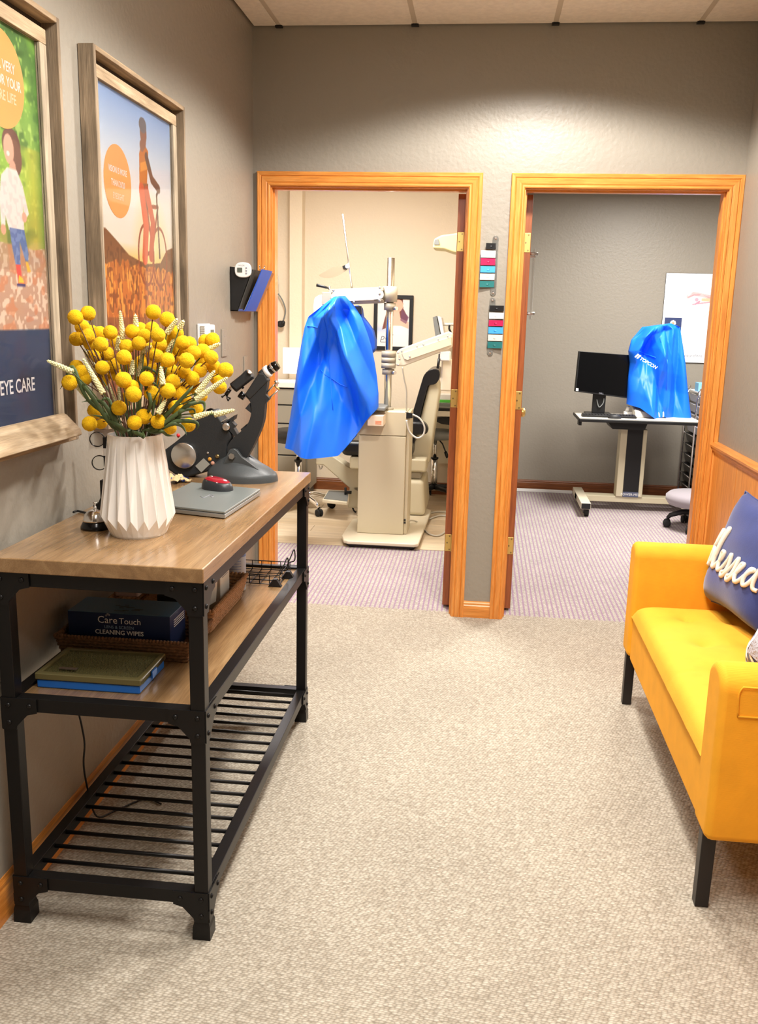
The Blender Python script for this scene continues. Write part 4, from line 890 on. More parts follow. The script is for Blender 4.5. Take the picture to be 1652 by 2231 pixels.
for x0, y0_, x1, y1_ in ((1312, 535, 1430, 410), (1330, 610, 1465, 490)): MB().cyl(qc(x0, y0_), qc(x1, y1_), .0026, n=8).build('marking_rod', 'steel', t)
MB().cyl(qc(1405, 440), qc(1470, 500), .0035, n=8).build('cross_bar', 'brass', t); MB().cyl(qc(1432, 412)+Vector((0, -.006, 0)), qc(1448, 392)+Vector((0, -.006, 0)), .008, n=14).build('thumb_screw', 'brushed', t)
MB().prism([q(a, b_, YL) for a, b_ in ((1310, 545), (1365, 600), (1310, 660))], (0, .02, 0)).build('rod_bracket', 'cast_black', t)
hs_ = [(60, 1260), (105, 1210), (330, 1035), (480, 840), (560, 775), (690, 735), (740, 790), (800, 880), (905, 1015), (900, 1090), (860, 1150), (862, 1260), (815, 1400), (770, 1440), (600, 1480), (380, 1545), (280, 1540), (140, 1450), (60, 1370)]
MB().prism(smooth_path([q(a, b_, YL+.002) for a, b_ in hs_], 2, True), (0, .075, 0)).build('housing', 'cast_black', t, bevel=.008, seg=3)
dc = q(345, 1275, YL); MB().lathe([(.043, 0), (.043, .012), (.042, .016), (.0405, .017), (.001, .0172)], (dc.x, YL+.002, dc.z), 40, (0, -1, 0)).build('power_dial', 'brushed', t)
a_ = [q(x, y, YL) for x, y in ((472, 1405), (572, 1312), (648, 1385), (545, 1482))]; MB().prism(a_, (0, -.0015, 0)).build('name_plate', mat('plate_grey', lin(150, 150, 142), .5), t)
for x, y, r, m_ in ((620, 1250, .0045, 'steel'), (643, 1325, .007, mat('amber', lin(210, 150, 60), .4)), (678, 1373, .007, mat('salmon', lin(206, 150, 126), .5)), (735, 1293, .008, 'screw')): c_ = q(x, y, YL); MB().lathe([(r, 0), (r*.8, .003), (.001, .0035)], (c_.x, YL+.002, c_.z), 12, (0, -1, 0)).build('control', m_, t)
MB().cyl(q(265, 1065, YL+.03), q(268, 1045, YL+.03), .003, n=8).ball(q(268, 1038, YL+.03), .0065, 10, 7).build('red_knob', mat('red_plastic', lin(220, 50, 50), .3), t)
MB().hexa([q(770, 880, YL), q(800, 870, YL), q(800, 870, YL+.05), q(770, 880, YL+.05)], [q(975, 748, YL), q(990, 752, YL), q(990, 752, YL+.05), q(975, 748, YL+.05)]).build('lens_table', 'grey_paint', t)
MB().prism([q(a, b_, YL) for a, b_ in ((830, 870), (940, 800), (930, 850), (860, 900))], (0, .04, 0)).build('table_bracket', 'cast_black', t)
MB().prism([q(a, b_, YL) for a, b_ in ((800, 900), (890, 860), (950, 920), (930, 950), (975, 1030), (940, 1050), (880, 980), (830, 950))], (0, .03, 0)).build('slide_block', 'cast_black', t)
MB().cyl(qc(880, 965), qc(960, 1040), .004, n=8).build('slide_rod', 'brass', t)
kc = q(850, 932, YL); MB().lathe([(.013, 0), (.013, .01), (.011, .012), (.001, .0122)], (kc.x, YL, kc.z), 20, (0, -1, 0)).build('side_knob', 'brushed', t)
MB().tube(smooth_path([q(x, y, YL+.03) for x, y in ((610, 745), (660, 725), (700, 745), (730, 800), (765, 850))], 4), .004, 6).build('lens_lever', 'black_gloss', t)
# scraps under the lensmeter
random.seed(11)
mat('scrap_tan', lin(222, 196, 148), .8); mat('scrap_blue', lin(28, 60, 140), .7)
def crumple(nm, px, py, w_, d, h_, m, lab, cat):
    p = at(px, py, Z=TZ); sd = random.random()*9; tt = thing(nm, lab, cat, (p.x, p.y, TZ))
    def fn(u, v_): return (p.x+(u-.5)*w_, p.y+(v_-.5)*d, TZ+.002+h_*abs(math.sin(5*u+sd)*math.cos(4*v_+sd*2))+h_*.3*abs(math.sin(11*u*v_+sd)))
    MB().grid(fn, 9, 9, smooth=False).build('sheet', m, tt, solid=.0012)
crumple('paper_scrap', 378, 1052, .05, .06, .022, 'scrap_tan', 'crumpled tan paper scrap left of the lensmeter base', 'paper')
crumple('cleaning_cloth', 391, 1049, .05, .05, .016, 'scrap_blue', 'small dark blue cloth under the lensmeter body', 'cloth')
crumple('paper_scrap', 402, 1050, .045, .03, .010, 'scrap_tan', 'flat tan paper scrap beside the blue cloth', 'paper')
p = at(380, 1073, Z=TZ+.001); tag(MB().hexa([(p.x-.05, p.y-.008, TZ), (p.x+.012, p.y-.004, TZ), (p.x+.012, p.y+.006, TZ), (p.x-.05, p.y+.002, TZ)], [(p.x-.05, p.y-.008, TZ+.0015), (p.x+.012, p.y-.004, TZ+.0015), (p.x+.012, p.y+.006, TZ+.0015), (p.x-.05, p.y+.002, TZ+.0015)]).build('tape_strip', mat('tape_blue', lin(50, 140, 230), .5)), 'short strip of bright blue tape between vase and laptop', 'tape')
# ================================================================== ON THE SHELF
t = thing('instrument_case', 'flat blue and olive plastic tool case with bristle mat on the shelf', 'tool case', (-.89, 2.0, SZ))
mat('case_blue', lin(34, 108, 200), .4); mat('case_olive', lin(112, 104, 66), .35); mat('mat_olive', lin(104, 98, 58), .6)
cx0, cx1, cy0, cy1 = -1.016, -.762, 1.915, 2.085
B(cx0, cx1, cy0, cy1, SZ, SZ+.021).build('tray', 'case_blue', t, bevel=.004, seg=2)
ld = MB(); ld.box(cx0-.003, cx1+.003, cy0-.003, cy0+.010, SZ+.0215, SZ+.038); ld.box(cx0-.003, cx1+.003, cy1-.010, cy1+.003, SZ+.0215, SZ+.038); ld.box(cx0-.003, cx0+.010, cy0+.010, cy1-.010, SZ+.0215, SZ+.038); ld.box(cx1-.010, cx1+.003, cy0+.010, cy1-.010, SZ+.0215, SZ+.038)
ld.build('lid_frame', 'case_olive', t, bevel=.003, seg=2); B(cx0+.01, cx1-.01, cy0+.01, cy1-.01, SZ+.0215, SZ+.030).build('lid_panel', 'case_olive', t)
mb = MB()
for a in np.arange(cx0+.015, cx1-.014, .0065):
    for b_ in np.arange(cy0+.015, cy1-.014, .0065):
        hh = random.uniform(.005, .0085); x, y = a+random.uniform(-.001, .001), b_+random.uniform(-.001, .001)
        mb.add([(x-.0017, y-.0017, SZ+.030), (x+.0017, y-.0017, SZ+.030), (x+.0017, y+.0017, SZ+.030), (x-.0017, y+.0017, SZ+.030), (x, y, SZ+.030+hh)], [(0, 1, 4), (1, 2, 4), (2, 3, 4), (3, 0, 4)])
mb.build('bristle_mat', 'mat_olive', t, kind='stuff')
B(-.975, -.930, 1.945, 1.957, SZ+.037, SZ+.039).build('maker_badge', 'brushed', t)
B(cx1+.0025, cx1+.006, 1.985, 2.015, SZ+.012, SZ+.030).build('latch', 'case_blue', t)
# woven trays: twisted rope coils
mat('seagrass', lin(120, 88, 60), .8, vary=.35, vscale=120, bump=(250, .6, .003)); mat('seagrass_light', lin(162, 122, 84), .8, vary=.3, vscale=140, bump=(250, .6, .003))
def woven(name, x0, x1, y0, y1, z0, z1, flare, label, rows, m):
    t = thing(name, label, 'basket', ((x0+x1)/2, (y0+y1)/2, z0)); r = (z1-z0)/rows/2
    def loop(f, n):
        a, b_, c, d = x0+flare-f, x1-flare+f, y0+flare-f, y1-flare+f; P = 2*((b_-a)+(d-c)); out = []
        for k in range(n):
            s_ = P*k/n
            if s_ < b_-a: p = (a+s_, c)
            elif s_ < b_-a+d-c: p = (b_, c+s_-(b_-a))
            elif s_ < 2*(b_-a)+d-c: p = (b_-(s_-(b_-a)-(d-c)), d)
            else: p = (a, d-(s_-2*(b_-a)-(d-c)))
            out.append(p)
        return out, P
    for i in range(rows):
        f = flare*(i+.5)/rows; pts, P = loop(f, 180); z = z0+r*(2*i+1)
        rr = r*1.12 if i < rows-1 else r*1.3
        MB().tube([(x+random.uniform(-.0008, .0008), y+random.uniform(-.0008, .0008), z+random.uniform(-.0007, .0007)) for x, y in pts], [rr*(1+.16*math.sin(2*math.pi*k/3.0+i)) for k in range(180)], 6, closed=True).build('coil', m, t)
    pts, P = loop(flare, 120); z = z1
    mb = MB()
    for k, (x, y) in enumerate(pts):
        mb.ball((x, y, z+.001), r*1.25, 6, 5, (1, 1, .9))
    mb.build('braided_rim', m, t)
    B(x0+flare, x1-flare, y0+flare, y1-flare, z0+.001, z0+.006).build('bottom', m, t)
    return t
woven('woven_tray', -1.062, -.704, 2.112, 2.30, SZ, .634, .016, 'low dark seagrass tray under the blue wipes box', 6, 'seagrass')
woven('woven_basket', -1.03, -.708, 2.325, 2.70, SZ, .650, .018, 'long seagrass basket full of small supplies on the shelf', 7, 'seagrass_light')
t = thing('wipes_box', 'navy carton of lens cleaning wipes in the low woven tray', 'box', (-.91, 2.2, .59))
mat('carton_navy', lin(22, 40, 84), .4); mat('carton_teal', lin(52, 92, 120), .4)
wx0, wx1, wy0, wy1, wz0, wz1 = -1.044, -.768, 2.15, 2.272, SZ+.007, .690
B(wx0, wx1, wy0, wy1, wz0, wz1).build('carton', 'carton_navy', t, bevel=.0015, seg=1)
B(wx0+.0005, wx1-.0005, wy0+.0005, wy1-.0005, wz1, wz1+.001).build('top_panel', 'carton_teal', t)
mb = MB()
for k in range(9): a = random.uniform(-.95, -.86); mb.box(a, a+random.uniform(.008, .028), wy0+.02+.006*k, wy0+.024+.006*k, wz1+.001, wz1+.0013)
mb.build('top_print', 'black_plastic', t)
fx = -.905
text('Care', .027, (fx-.058, wy0-.0006, .6635), (1, 0, 0), (0, 0, 1), 'white_print', t); text('Touch', .023, (fx+.0, wy0-.0006, .6635), (1, 0, 0), (0, 0, 1), 'white_print', t)
text('LENS & SCREEN', .0115, (fx, wy0-.0006, .6495), (1, 0, 0), (0, 0, 1), mat('pale_blue_ink', lin(160, 190, 220), .6), t, align='CENTER'); text('CLEANING WIPES', .0165, (fx, wy0-.0006, .6335), (1, 0, 0), (0, 0, 1), 'white_print', t, align='CENTER', offset=.0004)
for a, b_ in ((-.012, 0), (-.004, .003), (-.008, .006)): MB().lathe([(.0032, 0), (.001, .0004)], (fx-.022+a, wy0, .684+b_*.6), 8, (0, -1, 0)).build('dot_print', 'grey_button', t)
mb = MB()
for k in range(4): mb.box(wx1, wx1+.0006, wy0+.03, wy1-.01, wz1-.02-.006*k, wz1-.0185-.006*k)
mb.build('side_print', 'white_print', t)
# things in the long basket
def bx(name, lab, cat, lo, hi, m, parts=(), bev=.002):
    t = thing(name, lab, cat, ((lo[0]+hi[0])/2, (lo[1]+hi[1])/2, lo[2]))
    B(lo[0], hi[0], lo[1], hi[1], lo[2], hi[2]).build('body', m, t, bevel=bev, seg=2)
    for nm, mm, a in parts: B(*a).build(nm, mm, t)
    return t
mat('carton_white', lin(226, 222, 212), .55)
zb = SZ+.007
bx('supply_box', 'white supply carton standing in the long basket', 'box', (-.80, 2.53, zb), (-.745, 2.63, .715), 'carton_white', [('printed_line', 'grey_ink', (-.7449, -.7445, 2.55, 2.61, .68+.008*k, .682+.008*k)) for k in range(3)])
t = thing('instruction_card', 'white printed card leaning at the near end of the basket', 'card', (-.76, 2.42, .66))
MB().hexa([(-.775, 2.40, .62), (-.773, 2.40, .62), (-.750, 2.50, .622), (-.752, 2.50, .622)], [(-.785, 2.42, .71), (-.783, 2.42, .71), (-.745, 2.505, .70), (-.747, 2.505, .70)]).build('card', 'carton_white', t)
mb = MB()
for k in range(4): mb.hexa([(-.7723, 2.425, .642+.012*k), (-.7718, 2.425, .642+.012*k), (-.755, 2.485, .641+.012*k), (-.7555, 2.485, .641+.012*k)], [(-.7735, 2.425, .646+.012*k), (-.773, 2.425, .646+.012*k), (-.756, 2.485, .645+.012*k), (-.7565, 2.485, .645+.012*k)])
mb.build('printed_lines', 'grey_ink', t)
bx('black_pouch', 'flat dark grey pouch lying in the long basket', 'pouch', (-.90, 2.52, zb), (-.806, 2.66, .668), mat('pouch', lin(48, 48, 52), .6), bev=.01)
bx('black_case', 'black glasses case upright at the near corner of the basket', 'case', (-.80, 2.35, zb), (-.745, 2.395, .70), 'black_plastic', bev=.012)
bx('charger_block', 'small black charger block between pouch and card', 'charger', (-.90, 2.41, zb), (-.83, 2.49, .665), 'black_plastic', bev=.008)
bt = thing('spray_bottle', 'white bottle with blue label standing behind the basket', 'bottle', (-.757, 2.76, SZ))
mat('bottle_white', lin(218, 224, 236), .3); mat('label_blue', lin(120, 150, 214), .5)
MB().lathe([(.026, 0), (.029, .004), (.029, .125), (.024, .14), (.013, .152), (.013, .170), (.016, .171), (.016, .190), (.012, .192)], (-.757, 2.76, SZ), 24).build('bottle', 'bottle_white', bt)
MB().lathe([(.0294, .03), (.0294, .115)], (-.757, 2.76, SZ), 24, caps=False).build('label_wrap', mat('label_pale', lin(196, 210, 236), .5), bt); MB().lathe([(.0294, .116), (.0294, .1245)], (-.757, 2.76, SZ), 24, caps=False).build('label_band', 'label_blue', bt)
mb = MB()
for k in range(8): 
    z = SZ+.04+.009*k
    for j in range(8):
        a = -2.4+.2*j; mb.add([(-.757+.0297*math.cos(a), 2.76+.0297*math.sin(a), z), (-.757+.0297*math.cos(a+.19), 2.76+.0297*math.sin(a+.19), z), (-.757+.0297*math.cos(a+.19), 2.76+.0297*math.sin(a+.19), z+.002), (-.757+.0297*math.cos(a), 2.76+.0297*math.sin(a), z+.002)], [(0, 1, 2, 3)])
mb.build('label_print', 'label_blue', bt)
bx('paper_bag', 'pinkish paper bag at the wall behind the wipes box', 'bag', (-1.02, 2.40, .652), (-.95, 2.46, .76), mat('bag_pink', lin(196, 176, 170), .7), bev=.006)
# wire tray with clips
t = thing('wire_tray', 'black wire letter tray lying at the far end of the shelf', 'wire tray', (-.69, 2.88, SZ))
ax0, ax1, ay0, ay1 = -.80, -.632, 2.83, 3.0; zt, z0 = SZ+.035, SZ+.004
def wire(p, r=.0016, nm='wire', m='black_steel'): MB().tube(p, r, 5).build(nm, m, t)
for z in (z0, SZ+.018, zt): MB().tube([(ax0, ay0, z), (ax1, ay0, z), (ax1, ay1, z), (ax0, ay1, z)], .0018, 5, closed=True).build('rim_wire', 'black_steel', t)
for x in np.linspace(ax0, ax1, 6): wire([(x, ay0, zt), (x, ay0, z0), (x, ay1, z0), (x, ay1, zt)])
for y in np.linspace(ay0, ay1, 5)[1:-1]: wire([(ax0, y, zt), (ax0, y, z0), (ax1, y, z0), (ax1, y, zt)])
for y in (ay0+.01, ay1-.05): wire(smooth_path([(ax1, y, zt), (ax1+.012, y+.02, zt+.035), (ax1+.018, y+.035, zt+.05), (ax1+.018, y+.045, zt+.01), (ax1, y+.05, zt)], 4), .0022, 'handle')
for k, (x, y) in enumerate(((ax1-.012, ay0-.012), (ax1+.012, ay0+.085))):
    c = thing('binder_clip', ('black binder clip on the near corner of the wire tray', 'black binder clip on the side of the wire tray')[k], 'clip', (x, y, SZ))
    MB().prism([(x-.022, y-.006, SZ+.001), (x+.022, y-.006, SZ+.001), (x+.006, y-.006, SZ+.026), (x-.006, y-.006, SZ+.026)], (0, .018, 0)).build('clip_body', 'black_plastic', c)
    MB().tube([(x-.008, y+.012, SZ+.004), (x-.005, y+.028, SZ+.014), (x+.005, y+.028, SZ+.014), (x+.008, y+.012, SZ+.004)], .0013, 5).build('clip_handle', 'steel', c)
cb = thing('hanging_cord', 'thin black cord hanging down the wall under the shelf', 'cord', (-1.055, 2.22, .02))
MB().tube(smooth_path([(-1.055, 2.20, .555), (-1.055, 2.205, .40), (-1.056, 2.225, .33), (-1.055, 2.235, .27), (-1.056, 2.225, .21), (-1.056, 2.245, .12), (-1.05, 2.28, .02), (-1.02, 2.34, .005), (-.96, 2.42, .004), (-.90, 2.40, .004)], 6), .0028, 6).build('cord', 'black_plastic', cb)
# ================================================================== EXAM ROOM (left doorway)
mat('cover_blue', lin(16, 112, 250), .5, bump=(50, .1, .004)); mat('vinyl_black', lin(26, 26, 28), .3); mat('soft_grey', lin(120, 122, 120), .6)
def cover(name, lab, Lp, Rp, Hem, Yc, dep, seed, seams, folds, parent_extra=None, m='cover_blue'):
    """limp nylon cover: left and right outlines from the top down, hem from left to right (all measured), own depth"""
    def interp(P, v):
        q = v*(len(P)-1); k = min(int(q), len(P)-2); f = q-k; return (P[k][0]+(P[k+1][0]-P[k][0])*f, P[k][1]+(P[k+1][1]-P[k][1])*f)
    r = np.random.default_rng(seed); F = [(r.uniform(-.1, 1.1), r.uniform(-.1, 1.1), r.uniform(-1.5, 1.5), r.uniform(.08, .22), r.uniform(-.11, .12)) for _ in range(folds)]
    def base(s_, v):
        l, rr = interp(Lp, v), interp(Rp, v); h_ = interp(Hem, s_); l1, r1 = Lp[-1], Rp[-1]
        x = l[0]+(rr[0]-l[0])*s_; y = l[1]+(rr[1]-l[1])*s_; k = v**3
        return x+k*(h_[0]-(l1[0]+(r1[0]-l1[0])*s_)), y+k*(h_[1]-(l1[1]+(r1[1]-l1[1])*s_))
    def fold(s_, v):
        d = 0
        for a, b_, an, w_, am in F:
            q_ = abs((s_-a)*math.cos(an)-(v-b_)*math.sin(an)*.7); d += am*max(0, 1-q_/w_)
        d += .03*abs(((s_*4.3+.9*v*v+seed*.37) % 1)*2-1)*v*v
        return d*min(1, v*6)
    def pt(u, v, out=0):
        if u <= .5:
            s_ = u*2; px, py = base(s_, v); b_ = dep*(.25+.75*v**.5)
            Y = Yc-b_*math.sin(math.pi*s_)**.7-fold(s_, v)*math.sin(math.pi*s_)**.5-out
        else:
            s_ = 2-2*u; px, py = base(s_, v); b_ = dep*(.25+.75*v**.5); Y = Yc+b_*math.sin(math.pi*s_)**.7+fold(s_*.9+.3, v)*math.sin(math.pi*s_)
        p0 = at(px, py, Y=Yc); return Vector((p0.x, Y, p0.z))
    lo = pt(.25, 1); t = thing(name, lab, 'equipment cover', (lo.x, Yc, min(pt(k/40, 1).z for k in range(40))))
    mb = MB(); mb.grid(lambda u, v: pt(u, .004+.996*v), 150, 80, cu=True); mb.add([pt(k/75, .004) for k in range(75)], [tuple(range(75))])
    mb.build('cover_shell', m, t)
    for sm in seams: MB().tube([pt(a/2, b_, .003) for a, b_ in sm], .003, 5).build('seam', m, t)
    return t, pt
Lc = [(728, 646), (700, 668), (672, 690), (664, 712), (655, 758), (648, 800), (641, 850), (633, 905), (621, 975)]
Rc = [(752, 644), (772, 666), (788, 692), (801, 726), (810, 756), (817, 790), (822, 825), (825, 858), (825, 888)]
Hc_ = [(621, 975), (650, 981), (690, 988), (745, 986), (775, 950), (800, 915), (825, 888)]
cover('equipment_cover', 'bright blue nylon dust cover draped over the exam instrument arm', Lc, Rc, Hc_, 5.72, .15, 3,
      [[(.04+.06*k, .36) for k in range(5)], [(.3+.035*k, .62+.012*k) for k in range(10)], [(.3+.012*k, .1+.055*k) for k in range(14)]], 13)
# --- instrument stand
YS = 5.80
t = thing('instrument_stand', 'beige ophthalmic instrument stand with steel pole and two arms', 'instrument stand', (-.62, 6.0, 0))
def P2(pts, Z): return [Vector((*at(x, y, Z=Z).xy, Z)) for x, y in pts]
bp_t = [(-.83, 5.60), (-.80, 5.575), (-.37, 5.575), (-.345, 5.60), (-.32, 6.62), (-.36, 6.70), (-.56, 6.72), (-.86, 6.2), (-.86, 5.72)]
MB().prism([(x, y, .022) for x, y in bp_t], (0, 0, .024)).build('base_plate', 'beige_light', t, bevel=.008, seg=2)
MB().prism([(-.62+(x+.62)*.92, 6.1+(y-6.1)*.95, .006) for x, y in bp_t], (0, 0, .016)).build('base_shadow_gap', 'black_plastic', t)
for x, y in ((-.78, 5.62), (-.39, 5.62), (-.38, 6.6), (-.8, 6.1)): MB().cyl((x, y, 0), (x, y, .022), .018, n=12).build('levelling_foot', 'rubber', t)
B(-.770, -.462, YS, 6.08, .046, .70).build('column', 'beige_paint', t, bevel=.006, seg=2)
B(-.462, -.440, YS+.02, 6.09, .046, .855).build('rear_panel', 'beige_paint', t, bevel=.003, seg=1)
B(-.86, -.462, YS-.001, 6.08, .703, .858).build('upper_housing', 'beige_paint', t, bevel=.005, seg=2)
tb = [at(x, 889, Y=5.72) for x in (795, 840)]; B(tb[0].x, tb[1].x, 5.70, 5.98, .872, .892).build('instrument_table', 'soft_grey', t, bevel=.006, seg=2)
sb = [at(802, 900, Y=5.68), at(836, 928, Y=5.68)]; B(sb[0].x, sb[1].x, 5.66, YS-.002, sb[1].z, sb[0].z-.012).build('paper_dispenser', mat('dispenser', lin(232, 214, 190), .5), t, bevel=.003, seg=1)
mb = MB(); 
for k in range(3): mb.box(sb[0].x+.05, sb[1].x-.012, 5.6588, 5.66, sb[1].z+.012+.008*k, sb[1].z+.016+.008*k)
mb.build('dispenser_print', mat('orange_print', lin(228, 120, 70), .6), t)
pc = at(849, 700, Y=5.93).x; pz = at(853, 562, Y=5.93).z
MB().cyl((pc, 5.93, .84), (pc, 5.93, pz), .0235, n=24).build('pole', mat('pole_steel', (.66, .63, .58, 1), .18, 1), t)
MB().cyl((pc, 5.93, .855), (pc, 5.93, .875), .04, n=20).build('pole_flange', 'grey_paint', t)
def zat(y): return at(849, y, Y=5.93).z
for y0_, y1_, r in ((624, 658, .046), (660, 676, .039), (765, 778, .047), (779, 790, .047), (791, 802, .047), (804, 816, .040)):
    MB().cyl((pc, 5.93, zat(y1_)), (pc, 5.93, zat(y0_)), r, n=24).build('collar', 'grey_paint', t)
for y in (672, 811): MB().cyl((pc+.03, 5.90, zat(y)), (pc+.05, 5.88, zat(y)), .012, n=12).build('clamp_screw', 'steel', t)
def Q(x, y, Y): return at(x, y, Y=Y)
YA = 5.88
for ya_, yb_ in ((628, 636), (656, 663)):   # upper arm bars
    MB().prism([Q(718, ya_+2, YA), Q(836, ya_-3, YA), Q(836, yb_-3, YA), Q(718, yb_+2, YA)], (0, .06, 0)).build('upper_arm_bar', 'grey_paint', t, bevel=.003, seg=1)
pp = []
for k in range(9): a = math.pi/2+math.pi*k/8; pp.append(Q(732+11*math.cos(a), 647-11*math.sin(a), YA-.02))
for k in range(9): a = -math.pi/2+math.pi*k/8; pp.append(Q(826+10*math.cos(a), 642-10*math.sin(a), YA-.02))
MB().prism(pp, (0, .02, 0)).build('arm_cover_plate', 'white_plastic', t, bevel=.002, seg=1)
for x, y in ((827, 640), (727, 633), (828, 627), (771, 658), (828, 655)): c_ = Q(x, y, YA-.02); MB().lathe([(.009, 0), (.007, .005), (.001, .006)], c_, 10, (0, -1, 0)).build('screw', 'steel', t)
B(Q(702, 640, YA).x, Q(722, 640, YA).x, YA-.01, YA+.07, Q(702, 664, YA).z, Q(702, 636, YA).z).build('arm_end_block', 'grey_paint', t, bevel=.004, seg=2)
MB().cyl(Q(718, 636, YA+.02), Q(718, 624, YA+.02), .008, n=10).build('lock_post', 'steel', t); MB().tube([Q(717, 628, YA+.02), Q(710, 626, YA+.01), Q(690, 621, YA-.02)], [.005, .008, .010], 8).build('lock_handle', 'black_plastic', t)
MB().prism(smooth_path([Q(x, y, 5.95) for x, y in ((683, 680), (684, 655), (690, 646), (704, 645), (706, 690), (690, 700))], 3, True), (0, .06, 0)).build('instrument_head', 'white_plastic', t, bevel=.006, seg=2)
MB().prism(smooth_path([Q(x, y, 5.86) for x, y in ((770, 668), (787, 670), (790, 690), (812, 720), (818, 760), (800, 770), (775, 720))], 2, True), (0, .10, 0)).build('instrument_body', mat('cover_blue_dark', lin(20, 80, 180), .6), t, bevel=.01, seg=2)
MB().prism([Q(x, y, 5.84) for x, y in ((771, 667), (787, 667), (788, 684), (771, 684))], (0, .03, 0)).build('hanger_bracket', 'black_plastic', t)
YB_ = 5.90
MB().prism([Q(x, y, YB_) for x, y in ((864, 766), (872, 760), (978, 722), (987, 727), (987, 755), (975, 762), (880, 798), (862, 797))], (0, .10, 0)).build('lower_arm', 'beige_light', t, bevel=.01, seg=2)
MB().prism([Q(x, y, YB_-.012) for x, y in ((875, 770), (983, 733), (984, 752), (888, 785), (880, 782))], (0, .012, 0)).build('arm_side_plate', 'beige_light', t, bevel=.003, seg=1)
for x, y in ((868, 769), (876, 766), (909, 755), (923, 751), (955, 740), (976, 733), (871, 783), (868, 795), (893, 777)): MB().lathe([(.007, 0), (.005, .004), (.001, .005)], Q(x, y, YB_-.012), 8, (0, -1, 0)).build('screw', 'steel', t)
hb = [Q(963, 782, 5.95), Q(977, 852, 5.95)]; B(hb[0].x, hb[1].x+.02, 5.92, 6.0, hb[1].z, hb[0].z).build('hanging_bracket', 'beige_light', t, bevel=.012, seg=3)
B(Q(958, 772, 5.94).x, Q(982, 772, 5.94).x, 5.9, 6.0, Q(960, 786, 5.94).z, Q(960, 764, 5.94).z).build('swivel_block', 'white_plastic', t, bevel=.01, seg=2)
MB().cyl(Q(957, 771, 5.9), Q(955, 803, 5.9), .004, n=8).cyl(Q(957, 781, 5.9), Q(954, 803, 5.9), .009, n=10).build('release_lever', 'black_plastic', t)
MB().tube(smooth_path([Q(x, y, 5.86) for x, y in ((877, 800), (881, 825), (886, 850), (886, 875), (886, 905))], 5), .005, 6).build('cable', 'grey_paint', t)
MB().prism([Q(x, y, 5.80) for x, y in ((883, 898), (899, 901), (899, 911), (883, 912))], (0, .03, 0)).build('cable_plug', 'black_plastic', t)
MB().tube(smooth_path([Q(x, y, 5.78) for x, y in ((899, 903), (915, 912), (925, 930), (922, 948), (908, 954), (892, 940), (886, 915))], 5), .006, 6).build('cable_loop', mat('cable_grey', lin(206, 202, 190), .5), t)
for k in range(2): MB().cyl(Q(880, 1139-6*k, 5.81), Q(884, 1139-6*k, 5.81), .006, n=8).build('cable_socket', 'black_plastic', t)
MB().tube(smooth_path([Vector((*at(x, y, Z=z).xy, z)) for x, y, z in ((884, 1135, .12), (905, 1135, .06), (920, 1148, .012), (935, 1163, .008), (955, 1167, .008), (972, 1157, .008), (985, 1140, .008))], 5), .006, 6).build('floor_cable', 'cable_grey', t)
tag(MB().tube(smooth_path([Vector((*at(x, y, Z=.008).xy, .008)) for x, y in ((938, 1117), (955, 1115), (985, 1118), (985, 1127), (960, 1123), (935, 1131))], 5), .006, 6).build('floor_cable', 'cable_grey'), 'thin grey cable lying on the plank floor behind the stand', 'cable')
# --- near point rod
t = thing('near_card_rod', 'thin metal rod holding a pale test card above the stand', 'test card rod', Q(768, 636, 5.95))
MB().cyl(Q(768, 638, 5.95), Q(747, 467, 5.95), .0065, n=8).build('rod', 'brushed', t)
MB().prism(smooth_path([Q(x, y, 5.93) for x, y in ((695, 600), (702, 595), (724, 583), (740, 579), (756, 578), (757, 587), (735, 601), (720, 605), (705, 605))], 3, True), (0, .004, .0)).build('test_card', mat('card_tan', lin(140, 126, 102), .6), t)
MB().cyl(Q(757, 580, 5.90), Q(757, 580, 5.97), .014, n=12).build('clamp', 'white_plastic', t); MB().prism([Q(x, y, 5.925) for x, y in ((746, 580), (757, 575), (758, 586), (748, 585))], (0, .02, 0)).build('card_clip', 'black_plastic', t)
# --- exam chair
YC = 6.62
t = thing('exam_chair', 'beige exam chair with black padded seat, arms and back behind the stand', 'chair', (-.55, 6.9, .046))
def tap(x0, x1, y0, y1, z0, X0, X1, Y0, Y1, z1): return MB().hexa([(x0, y0, z0), (x1, y0, z0), (x1, y1, z0), (x0, y1, z0)], [(X0, Y0, z1), (X1, Y0, z1), (X1, Y1, z1), (X0, Y1, z1)])
tap(-.78, -.352, 6.40, 6.98, .047, -.74, -.375, 6.44, 6.95, .30).build('pedestal', 'beige_paint', t, bevel=.03, seg=3)
B(-.68, -.40, 6.5, 6.9, .30, .36).build('lift_column', 'grey_paint', t, bevel=.01, seg=2)
B(-.92, -.36, 6.45, 6.98, .36, .455).build('seat_frame', 'beige_paint', t, bevel=.015, seg=2)
B(-.985, -.46, 6.43, 7.0, .457, .575).build('seat_cushion', 'vinyl_black', t, bevel=.045, seg=4)
MB().prism([Q(x, y, YC) for x, y in ((897, 985), (935, 835), (952, 828), (958, 850), (936, 1005), (920, 1030), (885, 1035), (884, 1000))], (0, .36, 0)).build('back_shell', 'beige_paint', t, bevel=.015, seg=2)
MB().prism(smooth_path([Q(x, y, YC-.03) for x, y in ((876, 985), (905, 880), (918, 835), (925, 816), (938, 805), (956, 806), (958, 822), (950, 836), (935, 840), (930, 850), (912, 920), (897, 988))], 3, True), (0, .42, 0)).build('back_cushion', 'vinyl_black', t, bevel=.02, seg=3)
MB().prism(smooth_path([Q(x, y, YC-.14) for x, y in ((868, 923), (915, 919), (928, 924), (933, 936), (928, 946), (912, 948), (868, 950))], 3, True), (0, .09, 0)).build('armrest', 'vinyl_black', t, bevel=.02, seg=3)
